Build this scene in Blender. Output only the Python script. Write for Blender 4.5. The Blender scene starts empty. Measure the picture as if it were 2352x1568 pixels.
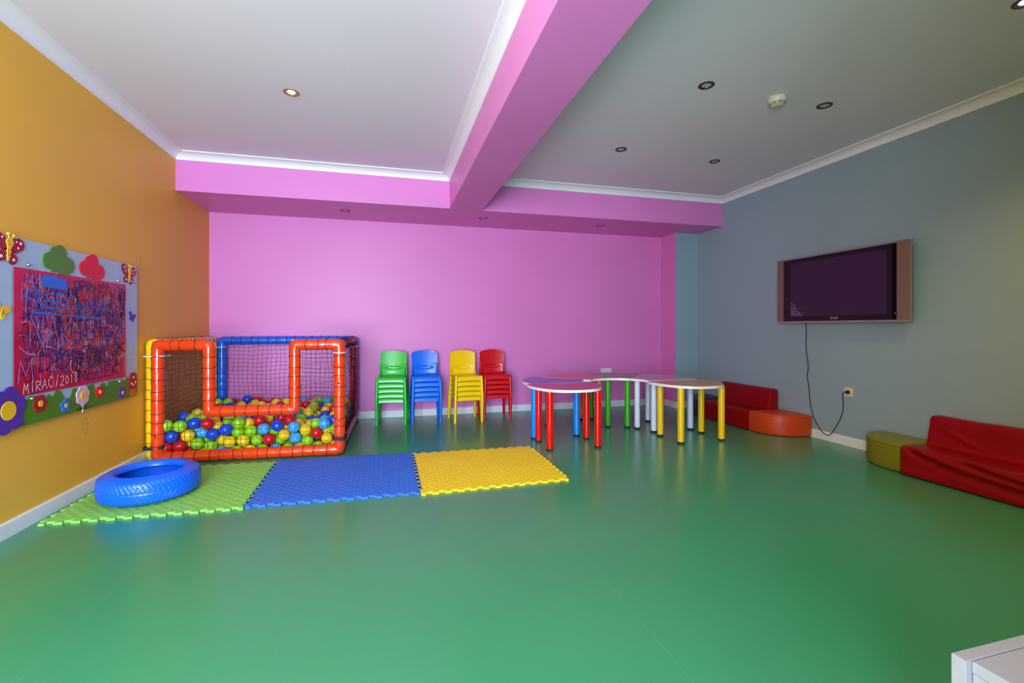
import bpy, bmesh, math, random
from mathutils import Vector, Matrix
PI = math.pi
sc = bpy.context.scene
C = sc.collection
# ------------------------------------------------------------------ camera, world, light, exposure
EYE = 1.1
cam_d = bpy.data.cameras.new('camera'); cam = bpy.data.objects.new('camera', cam_d); C.objects.link(cam)
cam.location = (0, 0, EYE); cam.rotation_euler = (PI/2, 0, -0.2566)
cam_d.sensor_width = 36; cam_d.lens = 1050.3/2352*36
cam_d.shift_x = 0.00417; cam_d.shift_y = -0.01365
cam_d.clip_start = 0.02; cam_d.clip_end = 60
sc.camera = cam
sc.view_settings.view_transform = 'Standard'; sc.view_settings.look = 'None'
sc.view_settings.gamma = 1; sc.view_settings.use_curve_mapping = False
sc.view_settings.exposure = 0.15
w = bpy.data.worlds.new('sky'); sc.world = w; w.use_nodes = True
w.node_tree.nodes['Background'].inputs[0].default_value = (0.55, 0.72, 1.0, 1)
w.node_tree.nodes['Background'].inputs[1].default_value = 1.0

def area(name, loc, rot, sx, sy, power, col):
    l = bpy.data.lights.new(name, 'AREA'); l.shape = 'RECTANGLE'; l.size = sx; l.size_y = sy
    l.energy = power; l.color = col
    o = bpy.data.objects.new(name, l); C.objects.link(o); o.location = loc; o.rotation_euler = rot
    return o
# daylight coming through the glazed opening in the wall behind the camera
DAY = (0.66, 0.79, 1.0)
area('window_daylight', (-0.92, -1.62, 1.28), (PI/2, 0, 0), 1.85, 2.3, 410, DAY)
def spot(name, loc, power, col, size=2.3):
    l = bpy.data.lights.new(name, 'SPOT'); l.energy = power; l.color = col; l.spot_size = size; l.spot_blend = 0.6
    l.shadow_soft_size = 0.03
    o = bpy.data.objects.new(name, l); C.objects.link(o); o.location = loc
    return o
WARM = (1.0, 0.72, 0.30)

# ------------------------------------------------------------------ helpers
def lin(c):
    return tuple(((v/255)/12.92 if v/255 <= .04045 else ((v/255+.055)/1.055)**2.4) for v in c) + (1,)

def mat(name, col, rough=0.5, metal=0.0, coat=0.0, var=0.04, vscale=6.0, bump=0.0, bscale=60.0, spec=0.5, emit=None, es=0, croug=.1):
    m = bpy.data.materials.new(name); m.use_nodes = True
    nt = m.node_tree; N = nt.nodes; L = nt.links
    b = N['Principled BSDF']
    tc = N.new('ShaderNodeTexCoord'); n = N.new('ShaderNodeTexNoise'); n.inputs['Scale'].default_value = vscale; n.inputs['Detail'].default_value = 3
    L.new(tc.outputs['Object'], n.inputs['Vector'])
    mr = N.new('ShaderNodeMapRange'); mr.inputs[1].default_value = .3; mr.inputs[2].default_value = .7
    mr.inputs[3].default_value = 1-var; mr.inputs[4].default_value = 1+var
    L.new(n.outputs[0], mr.inputs[0])
    mx = N.new('ShaderNodeVectorMath'); mx.operation = 'SCALE'
    mx.inputs[0].default_value = lin(col)[:3]; L.new(mr.outputs[0], mx.inputs['Scale'])
    L.new(mx.outputs[0], b.inputs['Base Color'])
    b.inputs['Roughness'].default_value = rough; b.inputs['Metallic'].default_value = metal
    b.inputs['Coat Weight'].default_value = coat; b.inputs['Coat Roughness'].default_value = croug
    b.inputs['Specular IOR Level'].default_value = spec
    if bump:
        n2 = N.new('ShaderNodeTexNoise'); n2.inputs['Scale'].default_value = bscale; n2.inputs['Detail'].default_value = 2
        L.new(tc.outputs['Object'], n2.inputs['Vector'])
        bp = N.new('ShaderNodeBump'); bp.inputs['Strength'].default_value = bump; bp.inputs['Distance'].default_value = .01
        L.new(n2.outputs[0], bp.inputs['Height']); L.new(bp.outputs[0], b.inputs['Normal'])
    if emit:
        b.inputs['Emission Color'].default_value = emit; b.inputs['Emission Strength'].default_value = es
    return m

class MB:
    def __init__(s): s.v = []; s.f = []; s.sm = []; s.mi = []; s.cur = 0
    def add(s, vs, fs, smooth=False):
        o = len(s.v); s.v += [tuple(p) for p in vs]
        for f in fs: s.f.append(tuple(i+o for i in f)); s.sm.append(smooth); s.mi.append(s.cur)
        return s
    def box(s, x0, x1, y0, y1, z0, z1):
        vs = [(x, y, z) for z in (z0, z1) for y in (y0, y1) for x in (x0, x1)]
        return s.add(vs, [(0,2,3,1),(4,5,7,6),(0,1,5,4),(2,6,7,3),(0,4,6,2),(1,3,7,5)])
    def rbox(s, x0, x1, y0, y1, z0, z1, r, seg=2):
        bm = bmesh.new(); bmesh.ops.create_cube(bm, size=1)
        for v in bm.verts:
            v.co = Vector((x0+(v.co.x+.5)*(x1-x0), y0+(v.co.y+.5)*(y1-y0), z0+(v.co.z+.5)*(z1-z0)))
        bmesh.ops.bevel(bm, geom=bm.edges[:], offset=r, segments=seg, profile=.5, affect='EDGES')
        bm.verts.index_update()
        s.add([v.co for v in bm.verts], [[v.index for v in f.verts] for f in bm.faces], r > .01); bm.free(); return s
    def tube(s, path, r, seg=8, closed=False, cap=True, miter=False):
        P = [Vector(p) for p in path]; n = len(P); R = r if isinstance(r, (list, tuple)) else [r]*n
        T = []
        for i in range(n):
            a = P[(i-1) % n] if (closed or i > 0) else P[i]; b = P[(i+1) % n] if (closed or i < n-1) else P[i]
            T.append((b-a).normalized())
        t = T[0]; up = Vector((0, 0, 1)) if abs(t.z) < .9 else Vector((1, 0, 0))
        nrm = (up - t*up.dot(t)).normalized(); vs = []
        for i in range(n):
            t = T[i]; nrm = (nrm - t*nrm.dot(t)).normalized(); bi = t.cross(nrm)
            # keep the bore even round a bend
            bd_ = None
            if miter and (closed or 0 < i < n-1):
                ti = (P[i]-P[i-1]).normalized(); to_ = (P[(i+1) % n]-P[i]).normalized(); ct = math.sqrt(max(.25, (1+ti.dot(to_))/2))
                if (ti-to_).length > .02: bd_ = (ti-to_).normalized(); k = 1/ct-1
            for j in range(seg):
                a = 2*PI*j/seg; off = (nrm*math.cos(a)+bi*math.sin(a))*R[i]
                if bd_: off = off+bd_*off.dot(bd_)*k
                vs.append(P[i]+off)
        fs = []
        for i in range(n if closed else n-1):
            for j in range(seg):
                a, b = i*seg+j, i*seg+(j+1) % seg; c, d = ((i+1) % n)*seg+(j+1) % seg, ((i+1) % n)*seg+j
                fs.append((a, b, c, d))
        if closed:
            # twist-correct the last ring
            m = min(range(seg), key=lambda q: (vs[(n-1)*seg]-vs[q]).length)
            if m:
                fs = fs[:(n-1)*seg]
                for j in range(seg):
                    fs.append(((n-1)*seg+j, (n-1)*seg+(j+1) % seg, (j+1+m) % seg, (j+m) % seg))
        s.add(vs, fs, True)
        if cap and not closed:
            o = len(s.v)-len(vs)
            s.f.append(tuple(o+j for j in range(seg))[::-1]); s.sm.append(False); s.mi.append(s.cur)
            s.f.append(tuple(o+(n-1)*seg+j for j in range(seg))); s.sm.append(False); s.mi.append(s.cur)
        return s
    def lathe(s, prof, n=32, c=(0, 0, 0), axis='z', fn=None, closed=False):
        vs = []
        for i in range(n):
            a = 2*PI*i/n
            for k, (r, z) in enumerate(prof):
                rr = r + (fn(a, k) if fn else 0)
                p = (rr*math.cos(a), rr*math.sin(a), z)
                if axis == 'x': p = (p[2], p[0], p[1])
                if axis == 'y': p = (p[0], p[2], p[1])
                vs.append((p[0]+c[0], p[1]+c[1], p[2]+c[2]))
        m = len(prof); fs = []
        for i in range(n):
            for k in range(m if closed else m-1):
                a, b = i*m+k, ((i+1) % n)*m+k; k2 = (k+1) % m
                fs.append((a, b, ((i+1) % n)*m+k2, i*m+k2))
        return s.add(vs, fs, True)
    def sphere(s, c, r, n=12, m=8):
        prof = [(max(r*math.sin(PI*k/m), 1e-5), -r*math.cos(PI*k/m)) for k in range(m+1)]
        return s.lathe(prof, n, c)
    def prism(s, out, a, b, ax='z', smooth=False, bev=0):
        """outline (2D) extruded from a to b along ax; for ax x the outline is (y,z), for ax y it is (x,z)"""
        def P(q, h): return {'z': (q[0], q[1], h), 'x': (h, q[0], q[1]), 'y': (q[0], h, q[1])}[ax]
        n = len(out); cx = sum(q[0] for q in out)/n; cy = sum(q[1] for q in out)/n
        rings = [(0, a), (0, b)]
        if bev:
            rings = [(0, a), (0, b-bev if b > a else b+bev), (bev, b)]
        vs = []
        for ins, h in rings:
            for i, q in enumerate(out):
                if ins:
                    p0, p1 = out[i-1], out[(i+1) % n]; dx, dy = p1[0]-p0[0], p1[1]-p0[1]; L = math.hypot(dx, dy) or 1
                    ar = -1 if s._area(out) > 0 else 1
                    q = (q[0]+ar*dy/L*ins, q[1]-ar*dx/L*ins)
                vs.append(P(q, h))
        fs = []
        for k in range(len(rings)-1):
            for i in range(n):
                j = (i+1) % n; fs.append((k*n+i, k*n+j, (k+1)*n+j, (k+1)*n+i))
        s.add(vs, fs, smooth); o = len(s.v)-len(vs)
        s.f.append(tuple(o+i for i in range(n))[::-1]); s.sm.append(False); s.mi.append(s.cur)
        s.f.append(tuple(o+(len(rings)-1)*n+i for i in range(n))); s.sm.append(False); s.mi.append(s.cur)
        return s
    @staticmethod
    def _area(o): return sum(o[i-1][0]*o[i][1]-o[i][0]*o[i-1][1] for i in range(len(o)))/2
    def slab(s, fn, nu, nv, t):
        P = [[Vector(fn(i/nu, j/nv)) for j in range(nv+1)] for i in range(nu+1)]
        top = []; bot = []
        for i in range(nu+1):
            for j in range(nv+1):
                du = P[min(i+1, nu)][j]-P[max(i-1, 0)][j]; dv = P[i][min(j+1, nv)]-P[i][max(j-1, 0)]
                n = du.cross(dv).normalized(); top.append(P[i][j]); bot.append(P[i][j]-n*t)
        m = nv+1; K = (nu+1)*m; fs = []
        for i in range(nu):
            for j in range(nv):
                a, b, c, d = i*m+j, (i+1)*m+j, (i+1)*m+j+1, i*m+j+1
                fs.append((a, b, c, d)); fs.append((K+d, K+c, K+b, K+a))
        for i in range(nu):
            fs.append((i*m, K+i*m, K+(i+1)*m, (i+1)*m)); fs.append(((i+1)*m+nv, K+(i+1)*m+nv, K+i*m+nv, i*m+nv))
        for j in range(nv):
            fs.append((j+1, K+j+1, K+j, j)); fs.append((nu*m+j, K+nu*m+j, K+nu*m+j+1, nu*m+j+1))
        return s.add(top+bot, fs, True)
    def mesh(s, name, mats, angle=40, fix=True):
        me = bpy.data.meshes.new(name); me.from_pydata(s.v, [], s.f)
        me.polygons.foreach_set('use_smooth', s.sm); me.polygons.foreach_set('material_index', s.mi)
        for m in (mats if isinstance(mats, (list, tuple)) else [mats]): me.materials.append(m)
        if fix:
            bm = bmesh.new(); bm.from_mesh(me); bmesh.ops.recalc_face_normals(bm, faces=bm.faces[:]); bm.to_mesh(me); bm.free()
        me.update()
        if any(s.sm): me.set_sharp_from_angle(angle=math.radians(angle))
        return me
    def obj(s, name, mats, parent=None, angle=40, kind=None, label=None, fix=True):
        o = bpy.data.objects.new(name, s.mesh(name, mats, angle, fix)); C.objects.link(o)
        if parent: o.parent = parent
        if kind: o['kind'] = kind
        if label: o['label'] = label
        return o

def thing(name, label, cat, loc=(0, 0, 0), rz=0, group=None):
    o = bpy.data.objects.new(name, None); C.objects.link(o); o.location = loc; o.rotation_euler = (0, 0, rz)
    o.empty_display_size = .05
    return tag(o, label, cat, group)
def tag(o, label, cat, group=None):
    o['label'] = label; o['category'] = cat
    if group: o['group'] = group
    return o
def dup(root, loc, rz, label):
    def cp(o, par):
        c = o.copy(); C.objects.link(c)
        if par: c.parent = par
        for ch in list(o.children): cp(ch, c)
        return c
    r = cp(root, None); r.location = loc; r.rotation_euler = (0, 0, rz); r['label'] = label
    return r
def fillet(P, r, n=5, closed=True):
    P = [Vector(p) for p in P]; out = []; m = len(P)
    for i in range(m):
        if not closed and i in (0, m-1): out.append(P[i]); continue
        a, b, c = P[i-1], P[i], P[(i+1) % m]
        u = (a-b).normalized(); v = (c-b).normalized(); d = min(r, (a-b).length*.45, (c-b).length*.45)
        for k in range(n+1):
            t = k/n; out.append(b+u*d*(1-t)**2+v*d*t**2)
    return out
def env(circles, c=(0, 0), n=72):
    """outer outline, seen from c, of a union of discs (x, y, r)"""
    out = []
    for i in range(n):
        a = 2*PI*i/n; dx, dy = math.cos(a), math.sin(a); best = .001
        for (x, y, r) in circles:
            px, py = x-c[0], y-c[1]; b = px*dx+py*dy; q = b*b-(px*px+py*py-r*r)
            if q >= 0: best = max(best, b+math.sqrt(q))
        out.append((c[0]+dx*best, c[1]+dy*best))
    return out
def disc(x, y, r, n=20, ry=None): return [(x+r*math.cos(2*PI*i/n), y+(ry or r)*math.sin(2*PI*i/n)) for i in range(n)]

# ------------------------------------------------------------------ materials of the room
PINK = mat('pink_paint', (225, 128, 200), .45, var=.03, vscale=1.2, bump=.04, bscale=140)
ORANGE_W = mat('ochre_paint', (238, 180, 58), .5, var=.05, vscale=1.0, bump=.05, bscale=120)
GREY_W = mat('grey_blue_paint', (146, 171, 182), .5, var=.03, vscale=1.1, bump=.04, bscale=140)
CEIL = mat('ceiling_paint', (230, 224, 232), .6, var=.02, vscale=1.0)
WHITE = mat('white_trim', (238, 238, 240), .35, var=.02)
BASE = mat('baseboard_white', (228, 230, 234), .35, var=.03, vscale=5)

def floor_mat():
    m = mat('green_vinyl', (56, 143, 97), .24, var=.025, vscale=1.4, bump=.02, bscale=240, spec=.55)
    nt = m.node_tree; N = nt.nodes; L = nt.links; b = N['Principled BSDF']
    tc = next(n for n in N if n.type == 'TEX_COORD'); sep = N.new('ShaderNodeSeparateXYZ'); L.new(tc.outputs['Object'], sep.inputs[0])
    src = b.inputs['Base Color'].links[0].from_socket
    # welded seams between the sheets, every 2.03 m
    a = N.new('ShaderNodeMath'); a.operation = 'ADD'; a.inputs[1].default_value = 1.115+20.3-.0; L.new(sep.outputs[0], a.inputs[0])
    md = N.new('ShaderNodeMath'); md.operation = 'MODULO'; md.inputs[1].default_value = 2.03; L.new(a.outputs[0], md.inputs[0])
    cmp_ = N.new('ShaderNodeMath'); cmp_.operation = 'LESS_THAN'; cmp_.inputs[1].default_value = .003; L.new(md.outputs[0], cmp_.inputs[0])
    mix = N.new('ShaderNodeMixRGB'); L.new(cmp_.outputs[0], mix.inputs[0]); L.new(src, mix.inputs[1]); mix.inputs[2].default_value = lin((72, 150, 100))
    # fine scuffs
    n = N.new('ShaderNodeTexNoise'); n.inputs['Scale'].default_value = 2.2; n.inputs['Detail'].default_value = 8; n.inputs['Roughness'].default_value = .75; L.new(tc.outputs['Object'], n.inputs['Vector'])
    mr = N.new('ShaderNodeMapRange'); mr.inputs[1].default_value = .35; mr.inputs[2].default_value = .75; mr.inputs[3].default_value = .22; mr.inputs[4].default_value = .28
    L.new(n.outputs[0], mr.inputs[0]); L.new(mr.outputs[0], b.inputs['Roughness'])
    L.new(mix.outputs[0], b.inputs['Base Color'])
    return m
FLOOR = floor_mat()

# ------------------------------------------------------------------ the room
XL, XR, YB, YF = -1.934, 4.143, 5.80, 4.96
ZC, ZB = 2.75, 2.391
YR = -1.5; PX = .45; PY = -.2
def S(name, mb, m, parent=None, **k): return mb.obj(name, m, parent, kind=None if parent else 'structure', **k)
S('floor', MB().box(XL-.1, XR+.1, YR-.1, YB+.1, -.05, 0), FLOOR)
S('ceiling', MB().box(XL-.1, XR+.1, YR-.1, YB+.1, ZC, ZC+.08), CEIL)
S('wall_left', MB().box(XL-.1, XL, YR, YB, 0, ZC), ORANGE_W)
S('wall_back', MB().box(XL-.1, XR+.1, YB, YB+.1, 0, ZC), PINK)
S('wall_right', MB().box(XR, XR+.1, YR, YB, 0, ZC), GREY_W)
wf = MB()
wf.box(XL-.1, -1.85, YR-.1, YR, 0, ZC); wf.box(.02, PX, YR-.1, YR, 0, ZC); wf.box(-1.85, .02, YR-.1, YR, 2.45, ZC); wf.box(-1.85, .02, YR-.1, YR, 0, .08)
wf.box(PX, XR+.1, PY-.1, PY, 0, ZC); wf.box(PX, PX+.1, YR-.1, PY-.1, 0, ZC)  # unseen partition, added beside the camera to keep daylight off the right side
S('wall_front_and_light_blocker', wf, mat('bounce_cutting_umber', (120, 100, 72), .6))  # out of view, coloured dark to cut bounced light
wn = MB()
for x in (-1.85, -.94, -.03): wn.box(x, x+.05, YR-.08, YR-.03, .08, 2.45)
wn.box(-1.85, .02, YR-.08, YR-.03, .08, .14); wn.box(-1.85, .02, YR-.08, YR-.03, 2.39, 2.45)
S('window_1', wn, WHITE)
S('ceiling_beam', MB().box(XL, XR, YF, YB, ZB, ZC), PINK)
S('ceiling_beam', MB().box(.65, 1.008, YR, YF, ZB, ZC), PINK)
col = MB(); col.box(3.80, XR, 5.45, YB, 0, ZB)
col.mi = [0]*6
cm = col.obj('column', [PINK, GREY_W], kind='structure')
for p in cm.data.polygons:
    if abs(p.normal.y) > .5: p.material_index = 1

# cove cornices: profile = (distance from wall, drop from ceiling)
PROF = [(0, .068), (.006, .068)] + [(.006+.062*(1-math.cos(t*PI/2)), .066-.054*math.sin(t*PI/2)) for t in [i/8 for i in range(9)]] + [(.074, .012), (.085, .010), (.086, 0), (0, 0)]
def cornice(name, p0, p1, nrm, m0, m1):
    """p0->p1 along the wall, nrm points into the room, m0/m1 mitre (+1 inner corner, 0 square)"""
    d = Vector((p1[0]-p0[0], p1[1]-p0[1], 0)); d.normalize(); n = Vector((nrm[0], nrm[1], 0)); mb = MB(); k = len(PROF)
    vs = []
    for P, s, m in ((p0, 1, m0), (p1, -1, m1)):
        for a, z in PROF: vs.append(Vector((P[0], P[1], ZC-z))+n*a+d*(s*m*a))
    mb.add(vs, [(i, (i+1) % k, k+(i+1) % k, k+i) for i in range(k)], True)
    mb.add(vs[:k], [tuple(range(k))]); mb.add(vs[k:], [tuple(range(k))])
    return mb.obj(name, WHITE, kind='structure', angle=35)
cornice('trim_1', (XL, YR), (XL, YF), (1, 0), 1, 1)
cornice('trim_2', (XL, YF), (.65, YF), (0, -1), 1, 1)
cornice('trim_3', (.65, YF), (.65, YR), (-1, 0), 1, 1)
cornice('trim_4', (1.008, YF), (XR, YF), (0, -1), 1, 1)
cornice('trim_5', (XR, YF), (XR, PY), (-1, 0), 1, 1)

def baseboard(name, ax, c, sgn, a, b, joints, ends=(0, 0)):
    """boards along axis ax against the plane c; each board is a part"""
    root = None; cuts = [a]+joints+[b]
    e = bpy.data.objects.new(name, None); C.objects.link(e); e['kind'] = 'structure'
    for i in range(len(cuts)-1):
        g0 = .0008 if i else 0; g1 = .0008 if i < len(cuts)-2 else 0
        p, q = cuts[i]+g0, cuts[i+1]-g1; t = .014; mb = MB()
        prof = [(0, 0), (t, 0), (t, .076), (t-.004, .083), (0, .083)]
        vs = []
        for y in (p, q):
            for d, z in prof: vs.append((c+sgn*d, y, z) if ax == 'y' else (y, c+sgn*d, z))
        k = 5
        mb.add(vs, [(i_, (i_+1) % k, k+(i_+1) % k, k+i_) for i_ in range(k)]+[tuple(range(k)), tuple(range(k, 2*k))])
        mb.obj('board', BASE, e)
    return e
baseboard('baseboard_left', 'y', XL, 1, YR, YB, [.25, 1.65, 3.047, 4.45])
baseboard('baseboard_back', 'x', YB, -1, XL, 3.80, [-.8, .413, 1.95, 3.45])
baseboard('baseboard_right', 'y', XR, -1, PY, 5.45, [.6, 2.2, 3.75])
baseboard('trim_6', 'y', 3.80, -1, 5.45, YB-.014, [])
baseboard('trim_7', 'x', 5.45, -1, 3.786, XR-.014, [])

# ------------------------------------------------------------------ ceiling spots
RING = mat('spot_ring_dark', (70, 52, 52), .4, .3); CHROME = mat('chrome', (210, 210, 215), .18, 1.0)
GLASS_OFF = mat('lamp_glass_unlit', (185, 185, 190), .1, .2, coat=1)
BULB = mat('lamp_lit', (255, 240, 200), .3, emit=(1, .86, .6, 1), es=45)
def ceiling_spot(x, y, z, label, lit=False, group='recessed ceiling spotlights', ring=RING):
    t = thing('ceiling_spotlight', label, 'light', (x, y, z), 0, group)
    MB().lathe([(.052, 0), (.052, -.004), (.046, -.007), (.034, -.004), (.032, .0), (.034, 0)], 32).obj('trim_ring', ring, t)
    MB().lathe([(.001, .03), (.012, .028), (.026, .010), (.032, -.001), (.033, -.001), (.030, -.003), (.024, .006), (.012, .018), (.001, .020)], 24).obj('reflector', CHROME, t)
    b = MB(); b.lathe([(.001, -.007), (.008, -.006), (.018, -.003), (.025, .000), (.029, .003), (.001, .010)], 20)
    b.obj('bulb', BULB if lit else GLASS_OFF, t)
    if lit:
        l = spot('spotlight_lamp', (0, 0, -.03), 36 if x > 1 else 10, WARM); l.parent = t
    return t
ceiling_spot(-.655, 3.49, ZC, 'lit ceiling spotlight glowing white on the bright ceiling beside the orange wall', True, ring=mat('spot_ring_copper', (170, 120, 90), .4, .5))
ceiling_spot(2.10, 2.67, ZC, 'unlit dark-ringed spotlight between smoke detector and pink beam, near row', ring=RING)
ceiling_spot(2.09, 3.83, ZC, 'unlit dark-ringed spotlight nearest the back beam on the pink beam side', ring=RING)
ceiling_spot(3.14, 3.87, ZC, 'unlit dark-ringed spotlight nearest the far corner of grey wall and back beam', ring=RING)
ceiling_spot(3.14, 2.69, ZC, 'unlit dark-ringed spotlight between smoke detector and grey wall cornice', ring=RING)
ceiling_spot(3.13, 1.575, ZC, 'lit spotlight cut by the upper corner of the picture above the grey wall', True, ring=RING)
PR = mat('spot_ring_mauve', (120, 70, 100), .4, .3)
ceiling_spot(3.13, .42, ZC, 'lit spotlight on the near ceiling row along the grey wall', True, ring=RING)
ceiling_spot(2.10, 1.50, ZC, 'lit spotlight on the near ceiling beside the crossing beam', True, ring=RING)
ceiling_spot(-.454, 5.342, ZB, 'small spotlight under the back beam above the ball pit', ring=PR)
ceiling_spot(1.092, 5.301, ZB, 'small spotlight under the back beam where the crossing beam joins', ring=PR)
ceiling_spot(2.607, 5.309, ZB, 'small spotlight under the back beam above the table ring', ring=PR)

t = thing('smoke_detector', 'round cream smoke detector on the ceiling among dark spotlights', 'smoke detector', (2.71, 2.69, ZC))
CREAM = mat('cream_plastic', (222, 214, 190), .35)
MB().lathe([(.001, 0), (.058, 0), (.060, -.006), (.060, -.022), (.055, -.030)], 40).obj('base_ring', CREAM, t)
MB().lathe([(.055, -.029), (.052, -.036), (.042, -.050), (.034, -.055), (.001, -.057)], 40).obj('cap', CREAM, t)
SLOT = mat('slot_black', (25, 22, 20), .7)
for k in range(8):
    for (r0, z0, r1, z1) in ((.0515, -.0395, .0490, -.0425), (.0462, -.0475, .0440, -.0500)):
        mb = MB(); vs = []
        for i in range(7):
            a = k*PI/4+.1+i/6*.58
            for r, z in ((r0, z0), (r1, z1)): vs.append((r*math.cos(a), r*math.sin(a), z))
        mb.add(vs, [(2*i, 2*i+1, 2*i+3, 2*i+2) for i in range(6)]); mb.obj('vent_slot', SLOT, t)
MB().sphere((.0, -.050, -.030), .003, 8, 6).obj('indicator', mat('indicator_pale', (240, 240, 240), .3), t)
# ------------------------------------------------------------------ ball pit
VIN = dict(rough=.22, coat=.6, var=.05, vscale=8, bump=.55, bscale=15, croug=.08)
V_OR = mat('orange_vinyl', (234, 62, 8), **VIN); V_YE = mat('yellow_vinyl', (250, 215, 10), **VIN)
V_BL = mat('blue_vinyl', (10, 100, 225), **VIN); V_RE = mat('crimson_vinyl', (205, 15, 30), **VIN)
CORD = mat('net_cord', (22, 18, 40), .7)
random.seed(11)
pit = thing('ball_pit', 'square netted ball pit with orange, yellow, blue and red padded tube frame', 'ball pit', (-1.1, 4.25, 0))
PO = Vector((-1.1, 4.25, 0)); R = .046
def fy(x): return 4.30+(x+1.84)/1.48*(-.10)       # the front frame stands slightly askew
def fp(x, z): return Vector((x, fy(x), z))-PO
front = [fp(-1.80, .047), fp(-1.80, .955), fp(-1.425, .955), fp(-1.425, .405), fp(-.765, .405), fp(-.765, .955), fp(-.405, .955), fp(-.405, .047)]
def frame(name, pts, m, label=None):
    path = fillet(pts, .022, 2)
    # split long runs so the padding can bulge a little between its ties
    out = []
    n = len(path)
    for i in range(n):
        a, b = path[i], path[(i+1) % n]; k = max(1, int((b-a).length/.028))
        for j in range(k): out.append(a.lerp(b, j/k))
    L = 0; rr = []
    for i, p in enumerate(out):
        L += (out[i]-out[i-1]).length if i else 0
        rr.append(R*(1+.025*math.sin(L*2*PI/.1)+random.uniform(-.012, .012)))
    return MB().tube(out, rr, 16, closed=True, miter=True).obj(name, m, pit, label=label, angle=60)
frame('front_frame', front, V_OR, 'orange padded front frame stepped down around the entrance')
bk = [Vector((x, 5.735, z))-PO for x, z in ((-1.785, .047), (-1.785, .955), (-.378, .955), (-.378, .047))]
frame('back_frame', bk, V_BL, 'blue padded back frame')
lf = [Vector((-1.872, y, z))-PO for y, z in ((4.385, .047), (4.385, .962), (5.70, .962), (5.70, .047))]
frame('side_frame', lf, V_YE, 'yellow padded side frame against the orange wall')
rf = [Vector((-.412+(y-4.3)*.020, y, z))-PO for y, z in ((4.305, .047), (4.305, .950), (5.64, .950), (5.64, .047))]
frame('side_frame', rf, V_RE, 'crimson padded side frame')
# ties: the net is lashed round every tube
def rings(name, runs, step=.098):
    mb = MB()
    for a, b in runs:
        a, b = Vector(a), Vector(b); d = (b-a); L = d.length; d.normalize(); k = int(L/step)
        up = Vector((0, 0, 1)) if abs(d.z) < .9 else Vector((1, 0, 0)); u = d.cross(up).normalized(); v = d.cross(u)
        for i in range(k+1):
            t = (i+.5)*L/(k+1)+random.uniform(-.008, .008); tilt = random.uniform(-.25, .25); c = a+d*t
            mb.tube([c+(u*math.cos(q)+v*math.sin(q))*(R*1.045)+d*tilt*R*math.cos(q) for q in [2*PI*j/14 for j in range(14)]], .0023, 4, closed=True)
    mb.obj(name, CORD, pit, kind='stuff')
def runs_of(pts): return [(pts[i], pts[(i+1) % len(pts)]) for i in range(len(pts))]
rings('net_lashing', [(a+(b-a).normalized()*.06, b-(b-a).normalized()*.06) for a, b in runs_of(front)+runs_of(bk)+runs_of(lf)+runs_of(rf)])
def net(name, plane, u0, u1, z0, z1, pitch, sag=.006, holes=(), seed=0, r=.0016, ztop=None):
    """cords on a plane: plane(u, z) -> point; holes = (u0,u1,z0,z1) left open"""
    random.seed(seed); mb = MB()
    def ok(u, z): return not any(a < u < b and c < z < d for a, b, c, d in holes)
    ph = [random.uniform(0, 6) for _ in range(4)]
    def pt(u, z):
        du = sag*math.sin(z*9+ph[0]+u*4)+sag*.5*math.sin(z*23+ph[1]+u*17); dz = sag*math.sin(u*8+ph[2]+z*5)+sag*.5*math.sin(u*21+ph[3]+z*13)
        return plane(u+du, z+dz, .012*math.sin((u-u0)/(u1-u0)*PI)*math.sin((z-z0)/(z1-z0)*PI))
    def run(f, a, b):
        seg = []; n = max(2, int((b-a)/.06))
        for i in range(n+1):
            q = a+(b-a)*i/n; u, z = f(q)
            if ok(u, z): seg.append(pt(u, z))
            else:
                if len(seg) > 1: mb.tube(seg, r, 3, cap=False)
                seg = []
        if len(seg) > 1: mb.tube(seg, r, 3, cap=False)
    k = int((u1-u0)/pitch)
    for i in range(k+1):
        u = u0+(u1-u0)*(i+.5)/(k+1); run(lambda q: (u, q), z0, z1)
    k = int((z1-z0)/pitch)
    for i in range(k+1):
        z = z0+(z1-z0)*(i+.5)/(k+1); run(lambda q: (q, z), u0, u1)
    mb.obj(name, CORD, pit, kind='stuff')
net('net', lambda u, z, b: Vector((u, fy(u)-b*.5, z))-PO, -1.80, -.405, .06, .945, .043, .005, holes=[(-1.425, -.765, .41, 2)], seed=1)
net('net', lambda u, z, b: Vector((u, 5.735+b, z))-PO, -1.785, -.378, .05, .955, .047, .007, seed=2)
net('net', lambda u, z, b: Vector((-1.872-b*.3, u, z))-PO, 4.385, 5.70, .05, .96, .045, .006, seed=3)
net('net', lambda u, z, b: Vector((-.398+(u-4.3)*.02+b*2.5, u, z))-PO, 4.30, 5.64, .05, .95, .045, .006, seed=4)
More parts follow.
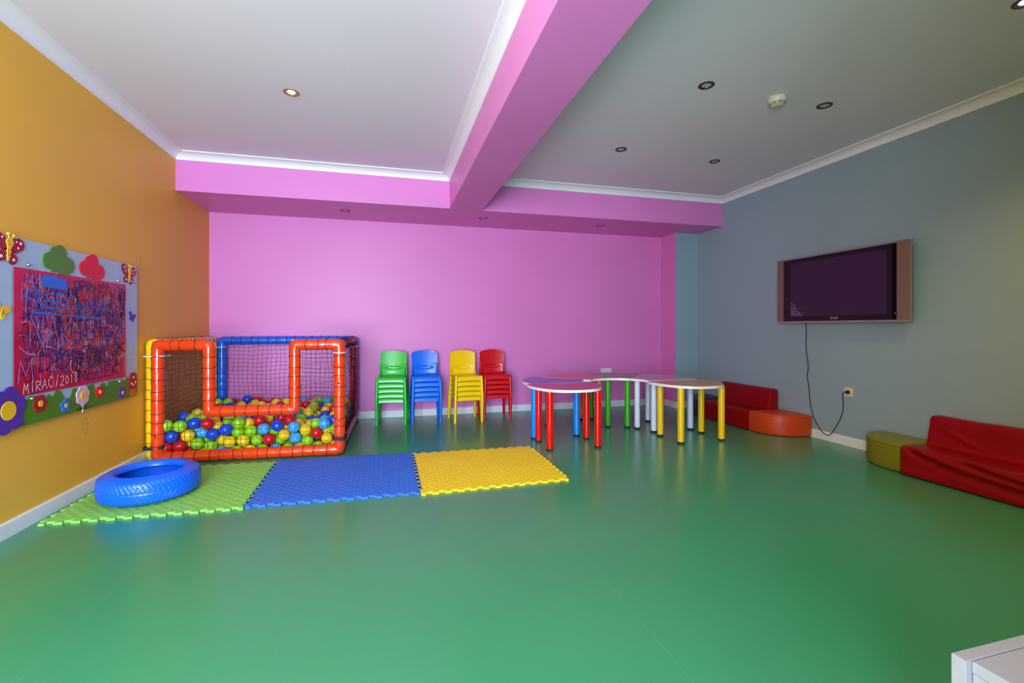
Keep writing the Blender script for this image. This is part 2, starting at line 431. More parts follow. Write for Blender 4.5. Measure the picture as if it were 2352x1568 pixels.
# gathered net bundled at the front right top corner
mb = MB()
for k in range(7):
    a = Vector((-.412, 4.30, .952)); b = Vector((-.40, 4.66, .952)); P = []
    for i in range(9):
        t = i/8; P.append(a.lerp(b, t)+Vector((math.sin(k*.9+t*2)*.0495, 0, math.cos(k*.9+t*2)*.0495))-PO)
    mb.tube(P, .0016, 3, cap=False)
mb.obj('gathered_net', CORD, pit, kind='stuff')
BLK = mat('black_webbing', (38, 38, 48), .7, bump=.3, bscale=300); TIE = mat('white_cable_tie', (232, 232, 235), .35)
def strap(name, x0, x1, y0, y1, z, h, m, tilt=0):
    o = rrect2(x0-.004, x1+.004, y0-.004, y1+.004, .047); mb = MB(); vs = []; n = len(o)
    for off in (0, .003):
        q = rrect2(x0-.004-off, x1+.004+off, y0-.004-off, y1+.004+off, .045)
        for k in (-1, 1): vs += [Vector((p[0], p[1], z+k*h/2+tilt*(p[0]-x0)))-PO for p in q]
    fs = []
    for i in range(n):
        j = (i+1) % n; fs += [(i, j, n+j, n+i), (2*n+i, 3*n+i, 3*n+j, 2*n+j), (i, 2*n+i, 2*n+j, j), (n+i, n+j, 3*n+j, 3*n+i)]
    mb.add(vs, fs, False).obj(name, m, pit)
def rrect2(x0, x1, y0, y1, r, n=6):
    o = []
    for cx, cy, a0 in ((x1-r, y1-r, 0), (x0+r, y1-r, PI/2), (x0+r, y0+r, PI), (x1-r, y0+r, 1.5*PI)):
        for i in range(n+1): a = a0+PI/2*i/n; o.append((cx+r*math.cos(a), cy+r*math.sin(a)))
    return o
strap('strap', -1.895, -1.754, 4.262, 4.43, .128, .024, BLK, .03)
strap('strap', -.455, -.358, 4.157, 4.352, .150, .026, BLK, -.10)
for x0, x1, y0, y1, z in ((-1.895, -1.754, 4.262, 4.43, .868), (-.455, -.358, 4.157, 4.352, .885), (-1.917, -1.738, 5.655, 5.78, .885), (-.432, -.333, 5.595, 5.78, .88)):
    strap('cable_tie', x0, x1, y0, y1, z, .007, TIE)
for x, z in ((-1.80, .23), (-.405, .62), (-.405, .30)):
    MB().lathe([(.001, -.004), (.006, -.003), (.008, .001)], 12, (x+1.1, fy(x)-4.25-R, z), 'y').obj('bolt', BLK, pit)

BALLS = "40,140,112;81,140,203;40,140,294;140,140,120;198,140,203;211,140,50;140,140,284;269,140,132;339,140,295;449,140,50;381,140,204;228,186,295;365,140,105;475,140,237;506,140,134;560,140,50;575,140,290;660,140,50;610,140,137;668,140,218;810,140,137;770,140,228;760,140,50;875,140,251;860,140,50;928,140,166;960,140,50;1006,140,232;710,168,132;1022,140,134;1097,162,197;1117,140,102;1191,140,169;1203,140,50;1277,140,118;1255,140,246;1350,140,197;1350,140,50;721,193,297;292,184,218;556,189,205;298,190,50;1327,210,264;958,214,279;1047,189,50;40,477,300;749,364,281;1177,209,240;1060,544,282;40,218,50;630,220,265;431,205,143;391,709,283;870,323,284;413,435,280;962,523,285;383,232,243;770,468,301;1350,208,123;299,1418,303;885,213,114;862,589,295;1276,682,280;330,519,279;982,908,298;843,1099,286;750,1135,294;593,825,258;85,656,295;833,214,199;1296,975,278;522,1077,281;229,329,295;1329,318,284;135,397,294;1008,447,241;1333,1190,277;295,684,296;1140,1305,270;41,1301,296;186,1209,261;275,1297,258;425,332,245;1075,642,295;403,1308,268;1020,272,226;567,479,264;634,912,284;333,311,278;1271,213,50;139,1321,291;1270,216,183;300,241,136;1199,642,230;237,486,292;622,1269,277;785,737,283;225,257,225;203,215,137;914,272,210;473,783,272;1044,1431,252;1350,908,226;113,1108,270;132,226,206;903,1296,279;1350,412,259;528,665,268;711,1040,278;478,250,219;1118,285,211;1191,755,247;1241,285,249;127,268,50;1015,1221,269;1100,479,218;504,223,50;1141,222,50;1068,825,285;40,1214,247;393,1440,280;40,229,249;151,1440,273;226,259,50;713,806,281;404,229,50;40,234,149;532,371,267;958,248,50;798,307,215;610,225,65;1157,1440,260;382,1198,233;634,234,162;709,227,50;86,441,219;1350,642,226;908,851,263;1073,1269,204;299,408,278;541,259,136;1082,236,131;1350,278,195;734,231,206;479,1376,253;1182,1121,228;40,1011,228;756,322,50;1350,800,208;257,594,274;1350,1440,223;978,229,146;757,1440,268;1069,377,201;1350,276,50;1173,412,226;40,318,50;578,1383,272;1177,315,50;113,302,143;1115,696,220;228,833,279;1350,1035,219;1350,997,50;317,1111,226;1350,514,216;956,735,260;872,422,275;1350,815,50;481,950,229;1112,596,214;583,584,245;1350,1263,210;322,287,50;847,280,50;708,295,134;206,1363,230;1350,416,50;1350,346,121;1350,584,145;1350,443,146;322,357,121;167,341,217;581,298,219;211,315,132;1131,913,215;678,305,243;1157,1217,223;1182,238,140;1350,616,50;1350,868,135;1226,1289,223;1350,707,149;1350,1205,128;1350,1142,50;1350,1440,50;1012,322,140;1350,516,50;327,934,256;948,636,272;997,1031,276;656,312,50;434,398,132;679,437,263;182,920,260;1161,1021,216;1350,1065,123;793,424,214;799,1322,263;1250,1435,223;1350,1267,50;406,885,219;982,1352,258;40,370,138;200,1122,213;1350,1325,132;1350,1132,197;557,308,50;1110,332,123;342,1374,224;279,1203,223;789,364,134;392,358,50;42,884,224;877,1222,217;1346,967,145;779,1200,225;282,1017,224;460,1253,207;40,1113,201;151,365,50;435,609,216;785,234,114;384,292,163;1124,814,202;489,382,50;1057,289,50;1340,715,50;509,855,213;186,1020,252;1197,332,171;1270,454,217;916,309,117;849,1440,229;968,357,222;59,324,224;449,1045,221;321,428,50;1268,289,114;605,339,132;1274,579,212;777,1081,214;540,416,129;733,507,216;499,339,179;40,522,50;598,399,50;1023,536,190;388,787,220;306,844,217;459,706,210;1036,1107,225;1275,1093,251;1024,657,210;266,1440,211;108,1373,212;867,929,216;405,508,213;272,344,206;505,1131,199;868,768,226;1105,1440,174;645,446,125;1290,358,200;1256,1018,188;1084,487,50;613,1031,264;863,1029,217;550,746,214;1235,416,132;251,357,50;881,375,50;310,568,193;781,592,236;841,672,233;874,366,188;1167,1364,194;1230,927,220;40,565,252;517,479,50;613,504,50;698,403,50;810,528,50;978,350,50;1177,415,50;40,418,50;224,453,50;762,624,144;928,567,202;986,609,132;1106,535,135;1210,584,132;40,653,205;204,709,127;1127,429,135;1178,516,66;1280,513,137;279,644,137;389,565,132;461,494,132;584,611,133;40,470,135;179,490,132;363,468,132;848,445,133;956,513,119;745,454,132;940,406,124;547,895,130;746,868,139;885,866,141;909,976,133;1102,1029,136;1174,960,138;904,760,133;1047,831,133;1195,775,142;1251,888,130;40,929,135;214,863,184;293,915,136;451,862,132;1277,654,106;40,826,137;128,774,137;264,792,135;432,764,133;526,797,132;663,759,209;775,796,203;338,725,127;415,661,132;516,690,129;727,742,134;820,705,141;1005,715,131;1100,745,134;1174,677,140;400,1276,105;498,1297,125;699,1311,132;890,1274,132;952,1352,141;1044,1361,180;1170,1288,128;824,1199,135;927,1176,134;1104,1138,50;1263,1254,137;40,1214,147;203,1329,136;267,1252,136;118,1176,197;349,1195,136;459,1189,131;629,1148,137;758,1121,124;154,1003,107;240,970,50;402,1119,174;642,1055,170;719,1004,131;863,1126,192;954,1062,191;1018,1103,127;1198,1440,137;250,1440,112;345,1440,149;495,1397,121;601,1410,131;649,1340,50;751,1440,50;999,1440,137;1111,1367,106;599,1252,50;724,1214,139;828,1270,50;1010,1348,50;1018,1277,120;1246,1352,135;1300,1354,50;104,1399,115;603,406,206;697,382,182;135,400,142;1300,1440,136;97,1290,115;173,1440,175;300,1351,136;436,1440,189;599,1310,131;699,1440,137;829,1351,109;899,1440,136;225,669,217;298,745,217;616,671,207;731,685,217;928,677,184;1040,761,212;502,535,213;687,560,127;1189,497,176;114,718,222;919,468,200;1029,448,143;40,592,126;195,539,218;102,535,180;239,411,139;290,470,201;484,436,210;635,513,198;803,533,150;838,509,240;873,1181,50;942,1253,50;1203,1132,50;40,1340,50;153,1342,50;251,1362,50;350,1342,50;1279,1135,126;40,1125,102;168,1220,123;259,1152,137;400,1192,50;578,1154,50;727,1062,50;821,1096,50;392,1097,78;474,1069,127;587,991,115;630,1071,72;813,1038,131;900,1082,110;958,1027,50;1196,1080,138;657,922,130;816,938,130;1006,1000,133;1112,969,50;1262,982,95;40,1029,130;160,1120,121;120,1055,185;233,1056,146;333,1053,146;466,961,131;545,1040,191;579,948,208;676,971,215;776,981,211;964,960,215;1061,984,215;963,820,186;1033,887,215;1250,826,208;1293,786,127;116,955,195;214,962,175;384,977,186;128,833,226;201,767,209;672,859,206;1304,1351,216;40,1440,181;535,1440,201;747,1373,195;799,1440,142;346,1280,190;424,1342,176;555,1216,132;649,1341,213;788,1285,171;961,1272,202;638,1235,185;1018,1191,174;1099,1218,122;1191,1181,136;40,1301,196;147,1278,201;1110,1126,159;600,1124,229;1075,927,133;1154,864,121;40,876,50;127,875,136;236,869,60;359,974,90;523,950,50;40,726,137;128,824,50;356,831,131;506,851,50;586,791,50;661,823,108;815,801,112;978,903,133;472,647,50;496,748,50;605,735,131;920,667,83;1017,658,50;1057,776,50;1195,639,50;861,614,145;895,475,50;1081,640,130;1110,588,50;116,661,127;128,724,50;374,621,50;1263,466,50;126,470,50;191,597,137;277,594,50;486,591,132;671,660,124;738,599,50;273,519,115;420,454,50;559,514,133;713,502,50;796,427,50;991,449,50;1070,388,50;1264,366,50;459,299,96;186,439,219;363,398,202;872,1347,200;949,1440,223;1249,1440,50;329,1440,50;429,1440,50;551,1440,50;651,1440,50;850,1429,50;949,1440,50;1049,1440,50;1149,1440,50;699,1253,50;749,1340,50;910,1348,50;1089,1287,50;1193,1349,50;40,1440,50;172,1440,50;1030,1206,50;1168,1226,50;1272,1205,50;40,1240,50;219,1267,50;317,1248,50;450,1342,50;549,1340,50;1257,711,186;40,785,228;349,659,207;683,598,220;137,621,217;112,1171,50;212,1167,50;310,1148,50;481,1133,50;501,1231,50;678,1156,50;774,1186,50;961,1134,50;441,1014,50;535,1049,50;665,981,50;766,970,50;860,1004,50;1055,1051,50;1188,1033,50;1281,1069,50;806,879,50;918,920,50;1015,945,50;1199,919,50;1308,906,50;106,1071,50;206,1067,50;304,1048,50;1245,828,50;67,975,50;151,921,50;334,886,50;429,915,50;607,889,50;707,890,50;949,1154,235;761,887,243;640,1440,218;542,1310,213;553,1212,232;699,1143,208;1259,1185,209;216,771,50;317,787,50;412,817,50;663,727,50;737,795,50;890,824,50;987,849,50;1084,872,50;576,679,50;759,697,50;852,732,50;960,752,50;1110,692,50;1157,782,50;1241,728,50;40,776,50;915,573,50;1014,558,50;1263,566,50;40,676,50;192,647,50;280,694,50;401,717,50;104,599,50;189,547,50;348,524,50;445,551,50;542,575,50;638,601,50;833,631,50"; NV = 247
BC = [('lime green', (150, 215, 20), .29), ('yellow', (250, 210, 10), .26), ('red', (215, 10, 25), .23), ('light blue', (60, 175, 240), .15), ('dark blue', (10, 75, 215), .07)]
BM = [mat('ball_'+n.replace(' ', '_'), c, .28, coat=.25, var=.02) for n, c, p in BC]
sp = MB().sphere((0, 0, 0), .0497, 24, 14)
bme = []
for m in BM:
    me = sp.mesh('ball', m, 180); bme.append(me)
random.seed(5); stuff = MB()
for i, s in enumerate(BALLS.split(';')):
    x, y, z = [int(q)/1000 for q in s.split(',')]; x -= 1.8; y += 4.2
    r = random.random(); k = 0
    while r > BC[k][2] and k < 4: r -= BC[k][2]; k += 1
    if i < NV:
        o = bpy.data.objects.new('ball', bme[k]); C.objects.link(o); o.location = (x, y, z); o.rotation_euler = (random.uniform(0, 3), random.uniform(0, 3), 0)
        n = BC[k][0]
        tag(o, 'glossy %s plastic ball lying in the netted ball pit' % n, 'ball', '%s balls in the ball pit' % n)
    else:
        stuff.cur = k; stuff.sphere((x, y, z), .0495, 10, 6)
o = stuff.obj('buried_balls', BM, kind='stuff', angle=180); tag(o, 'mixed plastic balls buried below the top layer of the ball pit', 'balls')

# ------------------------------------------------------------------ stacked kids' chairs
def chair(name, m):
    t = bpy.data.objects.new(name, None); C.objects.link(t); t.empty_display_size = .05
    def seat(u, v):
        x = (u-.5)*2
        if v < .28:
            q = v/.28; y = -.168+.010*q*q; z = .256+.040*q; hw = .134
        else:
            q = (v-.28)/.72; a = min(q/.12, 1); y = -.158+.290*q; z = .296+.008*math.sin(a*PI/2)-.010*math.sin(PI*q)*(1-x*x); hw = .134+.004*q-.010*q*q
        return (x*hw, y, z-.004*(x*x))
    MB().slab(seat, 14, 24, -.007).obj('seat', m, t, 50)
    def hw(z):
        if z < .425: return .130+.006*(z-.30)/.125
        if z < .440: return .136+.018*(z-.425)/.015
        return .154
    def back(u, v):
        z = .303+.290*v; x = (u-.5)*2; h = hw(z)
        top = max(0, (z-.553)/.040); z -= .022*top*x*x; h -= .020*top**2.5
        if v < .1: y = .122+.012*math.sin(v/.1*PI/2)
        else: y = .134+.050*(v-.1)
        y -= .016*x*x
        e = ((x)/.68)**2+((z-.388-.010*x*x)/.019)**2
        y += .013/(1+math.exp(min(40, (e-1)*9)))
        return (x*h, y, z)
    MB().slab(back, 26, 42, .006).obj('backrest', m, t, 50)
    for s in (-1, 1):
        MB().tube([(s*.147, -.150, .306), (s*.148, -.158, .295), (s*.151, -.163, .24), (s*.160, -.170, 0)], [.012, .0185, .0185, .0155], 10).obj('leg', m, t, 50)
        MB().tube([(s*.148, .112, .305), (s*.151, .130, .24), (s*.165, .172, 0)], [.015, .0165, .0150], 10).obj('leg', m, t, 50)
        MB().rbox(s*.146-.011, s*.146+.011, -.152, .118, .275, .303, .006).obj('side_rail', m, t)
        MB().tube([(s*.148, .112, .300), (s*.149, .135, .34), (s*.147, .142, .42), (s*.145, .142, .445)], [.012, .011, .010, .006], 8).obj('back_post', m, t, 50)
    return t
CH = dict(rough=.3, coat=.15, var=.02)
stacks = [('green', mat('green_plastic', (52, 195, 60), **CH), (.052, 5.480), -6), ('blue', mat('blue_plastic', (8, 112, 235), **CH), (.432, 5.477), 0),
          ('yellow', mat('yellow_plastic', (245, 205, 0), **CH), (.893, 5.402), 4.5), ('red', mat('red_plastic', (205, 5, 28), **CH), (1.264, 5.472), 0)]
words = ['lowest', 'second from the floor', 'middle', 'second from the top', 'topmost']
for cn, m, (x, y), a in stacks:
    c0 = chair('kids_chair', m)
    for k in range(5):
        lab = '%s plastic kids chair, %s of the %s stack of five' % (cn, words[k], cn)
        loc = (x, y-.008*k, .058*k)
        if k == 0:
            c0.location = loc; c0.rotation_euler = (0, 0, math.radians(a)); tag(c0, lab, 'chair', 'stacked kids chairs along the pink wall')
        else: dup(c0, loc, math.radians(a), lab)

# ------------------------------------------------------------------ ring of petal tables
EDGE = mat('white_edge_banding', (236, 236, 240), .3, var=.01); PAD = mat('leg_pad_black', (40, 42, 52), .5)
def lam(n, c): return mat(n, c, .17, var=.02, vscale=3, spec=.5)
def leg(t, x, y, m):
    l = MB().lathe([(.001, .018), (.030, .018), (.0305, .03), (.0305, .525), (.001, .525)], 28, (x, y, 0)).obj('leg', m, t)
    MB().lathe([(.001, 0), (.029, 0), (.0315, .004), (.0315, .020), (.001, .020)], 28, (x, y, 0)).obj('foot_pad', PAD, l)
def top(t, out, m):
    MB().prism(out, .525, .5485, 'z', True).obj('edge_band', EDGE, t, 30)
    n = len(out); inn = []
    A = MB._area(out)
    for i, q in enumerate(out):
        p0, p1 = out[i-1], out[(i+1) % n]; dx, dy = p1[0]-p0[0], p1[1]-p0[1]; L = math.hypot(dx, dy) or 1; s = 1 if A > 0 else -1
        inn.append((q[0]-s*dy/L*.0025, q[1]+s*dx/L*.0025))
    MB().prism(inn, .5475, .5500, 'z').obj('tabletop', m, t)
CX, CY = 2.30, 4.205
def petal(name_label, ang, tm, lm, off=0.0, dy=0.0, rin=.335, rout=.90, h=22.3):
    a0 = math.radians(ang); t = thing('petal_table', name_label, 'table', (CX+off*math.cos(a0), CY+dy+off*math.sin(a0), 0), a0, 'petal tables set in a ring')
    H = math.radians(h); out = []
    for i in range(13): a = -H+2*H*i/12; out.append((rin*math.cos(a), rin*math.sin(a)))
    n = 22
    for i in range(n+1):
        a = H-2*H*i/n; e = abs(a)/H; r = rout+.055*(1-e*e)-.012*max(0, (e-.9)/.1)**2; out.append((r*math.cos(a), r*math.sin(a)))
    top(t, out, tm)
    for x, y in ((.395, .105), (.395, -.105), (.815, .268), (.815, -.268)): leg(t, x, y, lm)
    return t
LG = dict(rough=.2, coat=.5, var=.02)
petal('blue topped petal table on blue legs between the magenta-red and orange tables', 158.5, lam('blue_laminate', (60, 80, 190)), mat('blue_leg', (0, 135, 245), **LG), .045, .040, h=20.8)
petal('orange topped petal table standing between the blue and green tables', 112.5, lam('orange_laminate', (235, 90, 25)), mat('orange_leg', (240, 110, 5), **LG))
petal('green topped petal table on green legs in front of the wall socket', 67.5, lam('green_laminate', (95, 140, 40)), mat('green_leg', (48, 170, 12), **LG))
petal('white topped petal table on white legs between green and yellow tables', 22.5, lam('white_laminate', (190, 175, 195)), mat('white_leg', (212, 220, 240), **LG))
def dtable(label, x, y, rz, tm, lm, chip=False):
    t = thing('petal_table', label, 'table', (x, y, 0), math.radians(rz), 'petal tables set in a ring'); out = []
    a, b = .355, .50
    for i in range(41):
        q = PI+PI*i/40; c, s = math.cos(q), math.sin(q)
        out.append((math.copysign(abs(c)**.82, c)*a, .0+math.copysign(abs(s)**.9, s)*b))
    out = out[1:-1]; out = [(-.335, .01)]+[(-.352, -.03)]+out[1:-1]+[(.352, -.03), (.335, .01)]
    top(t, out, tm)
    for px, py in ((-.245, -.07), (-.235, -.385), (.245, -.07), (.225, -.385)): leg(t, px, py, lm)
    if chip:
        MB().tube([(.085, -.490, .5345), (.095, -.4905, .533), (.103, -.490, .535), (.107, -.4895, .5385)], .002, 6).obj('chip', PAD, t)
    return t
dtable('red topped table nearest the yellow foam mat, on four red legs', 1.652, 4.240, -2, lam('red_laminate', (195, 25, 65)), mat('red_leg', (222, 0, 8), **LG))
dtable('yellow topped table on yellow legs near the far red sofa', 2.915, 4.165, 1, lam('yellow_laminate', (215, 150, 30)), mat('yellow_leg', (242, 195, 0), **LG), True)

# ------------------------------------------------------------------ foam mats
def foam(n, c):
    m = mat(n, c, .62, var=.03, vscale=3); nt = m.node_tree; N = nt.nodes; L = nt.links; b = N['Principled BSDF']
    tc = next(q for q in N if q.type == 'TEX_COORD')
    ck = N.new('ShaderNodeTexChecker'); ck.inputs['Scale'].default_value = 1/.033; L.new(tc.outputs['Object'], ck.inputs['Vector'])
    wv = N.new('ShaderNodeTexWave'); wv.inputs['Scale'].default_value = 60; wv.bands_direction = 'X'; L.new(tc.outputs['Object'], wv.inputs['Vector'])
    w2 = N.new('ShaderNodeTexWave'); w2.inputs['Scale'].default_value = 60; w2.bands_direction = 'Y'; L.new(tc.outputs['Object'], w2.inputs['Vector'])
    mx = N.new('ShaderNodeMixRGB'); L.new(ck.outputs['Fac'], mx.inputs[0]); L.new(wv.outputs['Color'], mx.inputs[1]); L.new(w2.outputs['Color'], mx.inputs[2])
    ad = N.new('ShaderNodeMath'); ad.operation = 'MULTIPLY_ADD'; ad.inputs[1].default_value = .25; L.new(mx.outputs[0], ad.inputs[0]); ad.inputs[2].default_value = 0
    bp = N.new('ShaderNodeBump'); bp.inputs['Strength'].default_value = .5; bp.inputs['Distance'].default_value = .004
    L.new(ad.outputs[0], bp.inputs['Height']); L.new(bp.outputs[0], b.inputs['Normal'])
    return m
def mat_tile(name, label, c00, c10, c11, c01, m, loc_z=0):
    """corners bl, br, tr, tl; toothed square; a child layer of weave blocks gives the relief"""
    cx = (c00[0]+c11[0])/2; cy = (c00[1]+c11[1])/2
    n = 12; d = .024; pt = []
    def edge(k):   # tooth profile along 0..1, depth 0 (tip) or 1 (root)
        m = 11; p = 1/(m+1.46)
        if k % 2 == 0: out = [(.5*d, 0), (.5*p, 0), (.45*p, 1)]; cs = [1.23*p+i*p for i in range(m)]
        elif k == 1: out = [(0, .5), (.5*p, .5), (.45*p, 1)]; cs = [1.23*p+i*p for i in range(m)]
        else: out = [(0, .5), (.20*p, .5), (.27*p, 1)]; cs = [.73*p+i*p for i in range(m+1)]
        body = []
        for c_ in cs: body += [(c_-.20*p, 1), (c_-.27*p, 0), (c_+.27*p, 0), (c_+.20*p, 1)]
        return out+body+[(1-s_, q_) for s_, q_ in reversed(out)][:-1]
    sq = []
    for k in range(4):
        for s, dd in edge(k):
            q = d*dd
            a, b_ = [(s, q), (1-q, s), (1-s, 1-q), (q, 1-s)][k]; sq.append((a, b_))
    P = []
    for a, b_ in sq:
        x = (c00[0]*(1-a)+c10[0]*a)*(1-b_)+(c01[0]*(1-a)+c11[0]*a)*b_; y = (c00[1]*(1-a)+c10[1]*a)*(1-b_)+(c01[1]*(1-a)+c11[1]*a)*b_
        P.append((x-cx, y-cy))
    o = MB().prism(P, 0, .014, 'z').obj(name, m); o.location = (cx, cy, .0003)
    tag(o, label, 'mat', 'foam mats on the green floor')
    # raised weave blocks on the top, the relief one sees; joined, too many to pick apart
    mb = MB(); k = 29
    for i in range(k):
        for j in range(k):
            a0 = .035+.93*i/k; a1 = .035+.93*(i+1)/k; b0 = .035+.93*j/k; b1 = .035+.93*(j+1)/k
            g = .0015
            def W(a, b_, z):
                x = (c00[0]*(1-a)+c10[0]*a)*(1-b_)+(c01[0]*(1-a)+c11[0]*a)*b_; y = (c00[1]*(1-a)+c10[1]*a)*(1-b_)+(c01[1]*(1-a)+c11[1]*a)*b_
                return (x-cx, y-cy, z)
            if (i+j) % 2:    # each block is a low wedge, alternate ones turned
                vs = [W(a0+g, b0+g, .0138), W(a1-g, b0+g, .0138), W(a1-g, b1-g, .0138), W(a0+g, b1-g, .0138), W(a0+.006, b0+.006, .0155), W(a1-.006, b0+.006, .0155), W(a1-.006, b1-.006, .0155), W(a0+.006, b1-.006, .0155)]
                mb.add(vs, [(4, 5, 6, 7), (0, 1, 5, 4), (1, 2, 6, 5), (2, 3, 7, 6), (3, 0, 4, 7)])
    mb.obj('weave_relief', m, o, kind='stuff')
    return o
F_G = foam('green_foam', (138, 205, 88)); F_B = foam('blue_foam', (45, 110, 220)); F_Y = foam('yellow_foam', (245, 212, 20))
mat_tile('foam_mat', 'lime green foam mat under the blue tire beside the orange wall', (-1.885, 3.105), (-.832, 3.07), (-.860, 4.085), (-1.88, 4.13), F_G)
mat_tile('foam_mat', 'blue foam mat lying between the green and yellow mats', (-.852, 3.090), (.222, 3.055), (.219, 4.067), (-.880, 4.117), F_B)
mat_tile('foam_mat', 'yellow foam mat lying nearest the red topped table', (.200, 3.032), (1.27, 3.062), (1.268, 4.011), (.197, 4.040), F_Y)

# ------------------------------------------------------------------ tire
TIRE = mat('blue_tire_paint', (0, 98, 232), .34, coat=.1, var=.03, vscale=10, bump=.15, bscale=60)
tire = thing('tire', 'bright blue painted car tire lying flat on the green mat', 'tire', (-1.489, 3.463, .0165))
RO, HT = .274, .174
def prof_tread():
    P = []
    for i in range(25):
        t = i/24; z = .012+(HT-.024)*t; e = abs(2*t-1); P.append((RO-.012*e**2-.022*max(0, (e-.72)/.28)**2, z))
    return P
pr = prof_tread()
def groove(a, k):
    t = k/24; d = 0
    if .08 < t < .42 or .58 < t < .92:
        up = t > .5; sl = (t-.5)*(2.2 if up else -2.2)
        q = ((a/(2*PI))*64+sl*1.6+(.5 if up else 0)) % 1
        d = -.0032 if q < .16 else 0
    if abs(t-.5) < .03: d = -.003
    return d
MB().lathe(pr, 576, fn=groove).obj('tread', TIRE, tire, 30)
side = [pr[-1], (RO-.050, HT-.003), (RO-.062, HT), (RO-.066, HT-.003), (RO-.070, HT-.001), (RO-.084, HT-.006), (RO-.086, HT-.011), (RO-.090, HT-.010), (RO-.098, HT-.018), (RO-.100, HT-.034), (RO-.092, HT-.040), (RO-.060, HT-.030), (RO-.030, HT-.045), (RO-.024, HT/2)]
full = side+[(r, HT-z) for r, z in reversed(side[:-1])]
MB().lathe(full, 96).obj('sidewall', TIRE, tire, 50)

# ------------------------------------------------------------------ sofas and poufs
LEA = dict(rough=.46, coat=.03, var=.05, vscale=4, bump=.12, bscale=30)
RED = mat('red_leatherette', (140, 2, 2), spec=.18, **LEA)
def sofa_profile(x0=3.722, xb=4.128):
    P = [(x0, .012), (x0, .10), (x0, .190)]
    for i in range(1, 6): a = PI*(1-i/10); P.append((x0+.022+.022*math.cos(a), .190+.022*math.sin(a)))
    P += [(x0+.09, .213), (x0+.17, .211), (3.965, .209)]
    P += [(3.985, .213), (3.995, .228)]
    P += [(4.010, .32), (4.022, .400), (4.028, .415), (4.040, .424), (4.08, .426), (xb-.010, .424), (xb, .414), (xb, .2), (xb, .012)]
    return P
def resample(P, n):
    L = [0]
    for i in range(1, len(P)): L.append(L[-1]+math.hypot(P[i][0]-P[i-1][0], P[i][1]-P[i-1][1]))
    out = []; j = 0
    for i in range(n+1):
        s = L[-1]*i/n
        while j < len(L)-2 and L[j+1] < s: j += 1
        t = (s-L[j])/max(L[j+1]-L[j], 1e-9); out.append((P[j][0]+(P[j+1][0]-P[j][0])*t, P[j][1]+(P[j+1][1]-P[j][1])*t))
    return out, L[-1]
def sofa_skin(P, y0, y1, ny, fold=None, ns=110, base=(0, 0, 0)):
    Q, L = resample(P, ns); mb = MB(); vs = []
    for j in range(ny+1):
        y = y0+(y1-y0)*j/ny
        e = min(y-y0, y1-y); ins = .010*max(0, 1-e/.012)**2
        for i, (x, z) in enumerate(Q):
            p0, p1 = Q[max(i-1, 0)], Q[min(i+1, ns)]; dx, dz = p1[0]-p0[0], p1[1]-p0[1]; l = math.hypot(dx, dz) or 1
            nx, nz = -dz/l, dx/l; d = (fold(L*i/ns, y) if fold else 0)-ins
            vs.append((x+nx*d-base[0], y-base[1], z+nz*d-base[2]))
    m = ns+1; fs = [(j*m+i, j*m+i+1, (j+1)*m+i+1, (j+1)*m+i) for j in range(ny) for i in range(ns)]
    fs += [tuple(range(m)), tuple(ny*m+i for i in range(m))]
    return mb.add(vs, fs, True)
s1 = thing('sofa', 'small red sofa against the grey wall behind the orange pouf', 'sofa', (3.92, 4.46, 0), 0, 'red kids sofas along the grey wall')
b1 = (3.92, 4.46, 0)
SP = sofa_profile()
seatP = [p for p in SP if p[0] < 3.98]+[(3.990, .205), (4.00, .012)]
backP = [(3.992, .200), (3.996, .228)]+[p for p in SP if p[0] > 4.005]
backP = [(4.002, .012)]+backP
sofa_skin(seatP, 4.093, 4.83, 40, lambda s, y: .0015*math.sin(y*9+s*7), base=b1).obj('seat', RED, s1, 50)
sofa_skin(backP, 4.080, 4.86, 40, lambda s, y: .001*math.sin(y*7+s*9), base=b1).obj('backrest', RED, s1, 50)
s2 = thing('sofa', 'red sofa with wrinkled cover beside the olive green pouf', 'sofa', (3.92, 2.0, 0), 0, 'red kids sofas along the grey wall')
RIDGES = []   # swags falling across the front: (start y, s along profile, drop, length, width, height)
def fold2(s, y):
    q = 2.56-y; d = 0
    def ridge(c, wd, a): return a*math.exp(-((s-c)/wd)**2)
    if q > 0:
        d += ridge(.235-.10*(1-math.exp(-q/.22))-.05*q, .018, .010)*min(1, q/.08)
        d -= ridge(.195-.11*(1-math.exp(-q/.22))-.03*q, .026, .012)*min(1, q/.06)
    q2 = q-.30
    if q2 > 0:
        d += ridge(.245-.09*(1-math.exp(-q2/.2))-.04*q2, .016, .009)*min(1, q2/.1); d -= ridge(.200-.09*(1-math.exp(-q2/.2)), .020, .008)*min(1, q2/.1)
    d += ridge(.62-.40*q, .022, .007)*max(0, 1-abs(q-.2)/.2)
    d += ridge(.48, .05, .006*math.exp(-q*3))
    d += .0018*math.sin(s*21+y*6)+.0012*math.sin(s*9-y*17)
    d += .007*math.exp(-((s-.02)/.03)**2)*(1+math.sin(y*11))*.5
    e = max(0, min(1, s/.02))
    return d*max(0, min(1, (1.02-s)/.1))
sofa_skin(SP, 1.38, 2.575, 150, fold2, 150, (3.92, 2.0, 0)).obj('slipcover', RED, s2, 60)
UND = mat('sofa_base_black', (18, 16, 18), .8)
MB().box(-.185, .20, -.61, .565, .0, .02).obj('base', UND, s2); MB().box(-.185, .20, -.36, .39, .0, .02).obj('base', UND, s1)
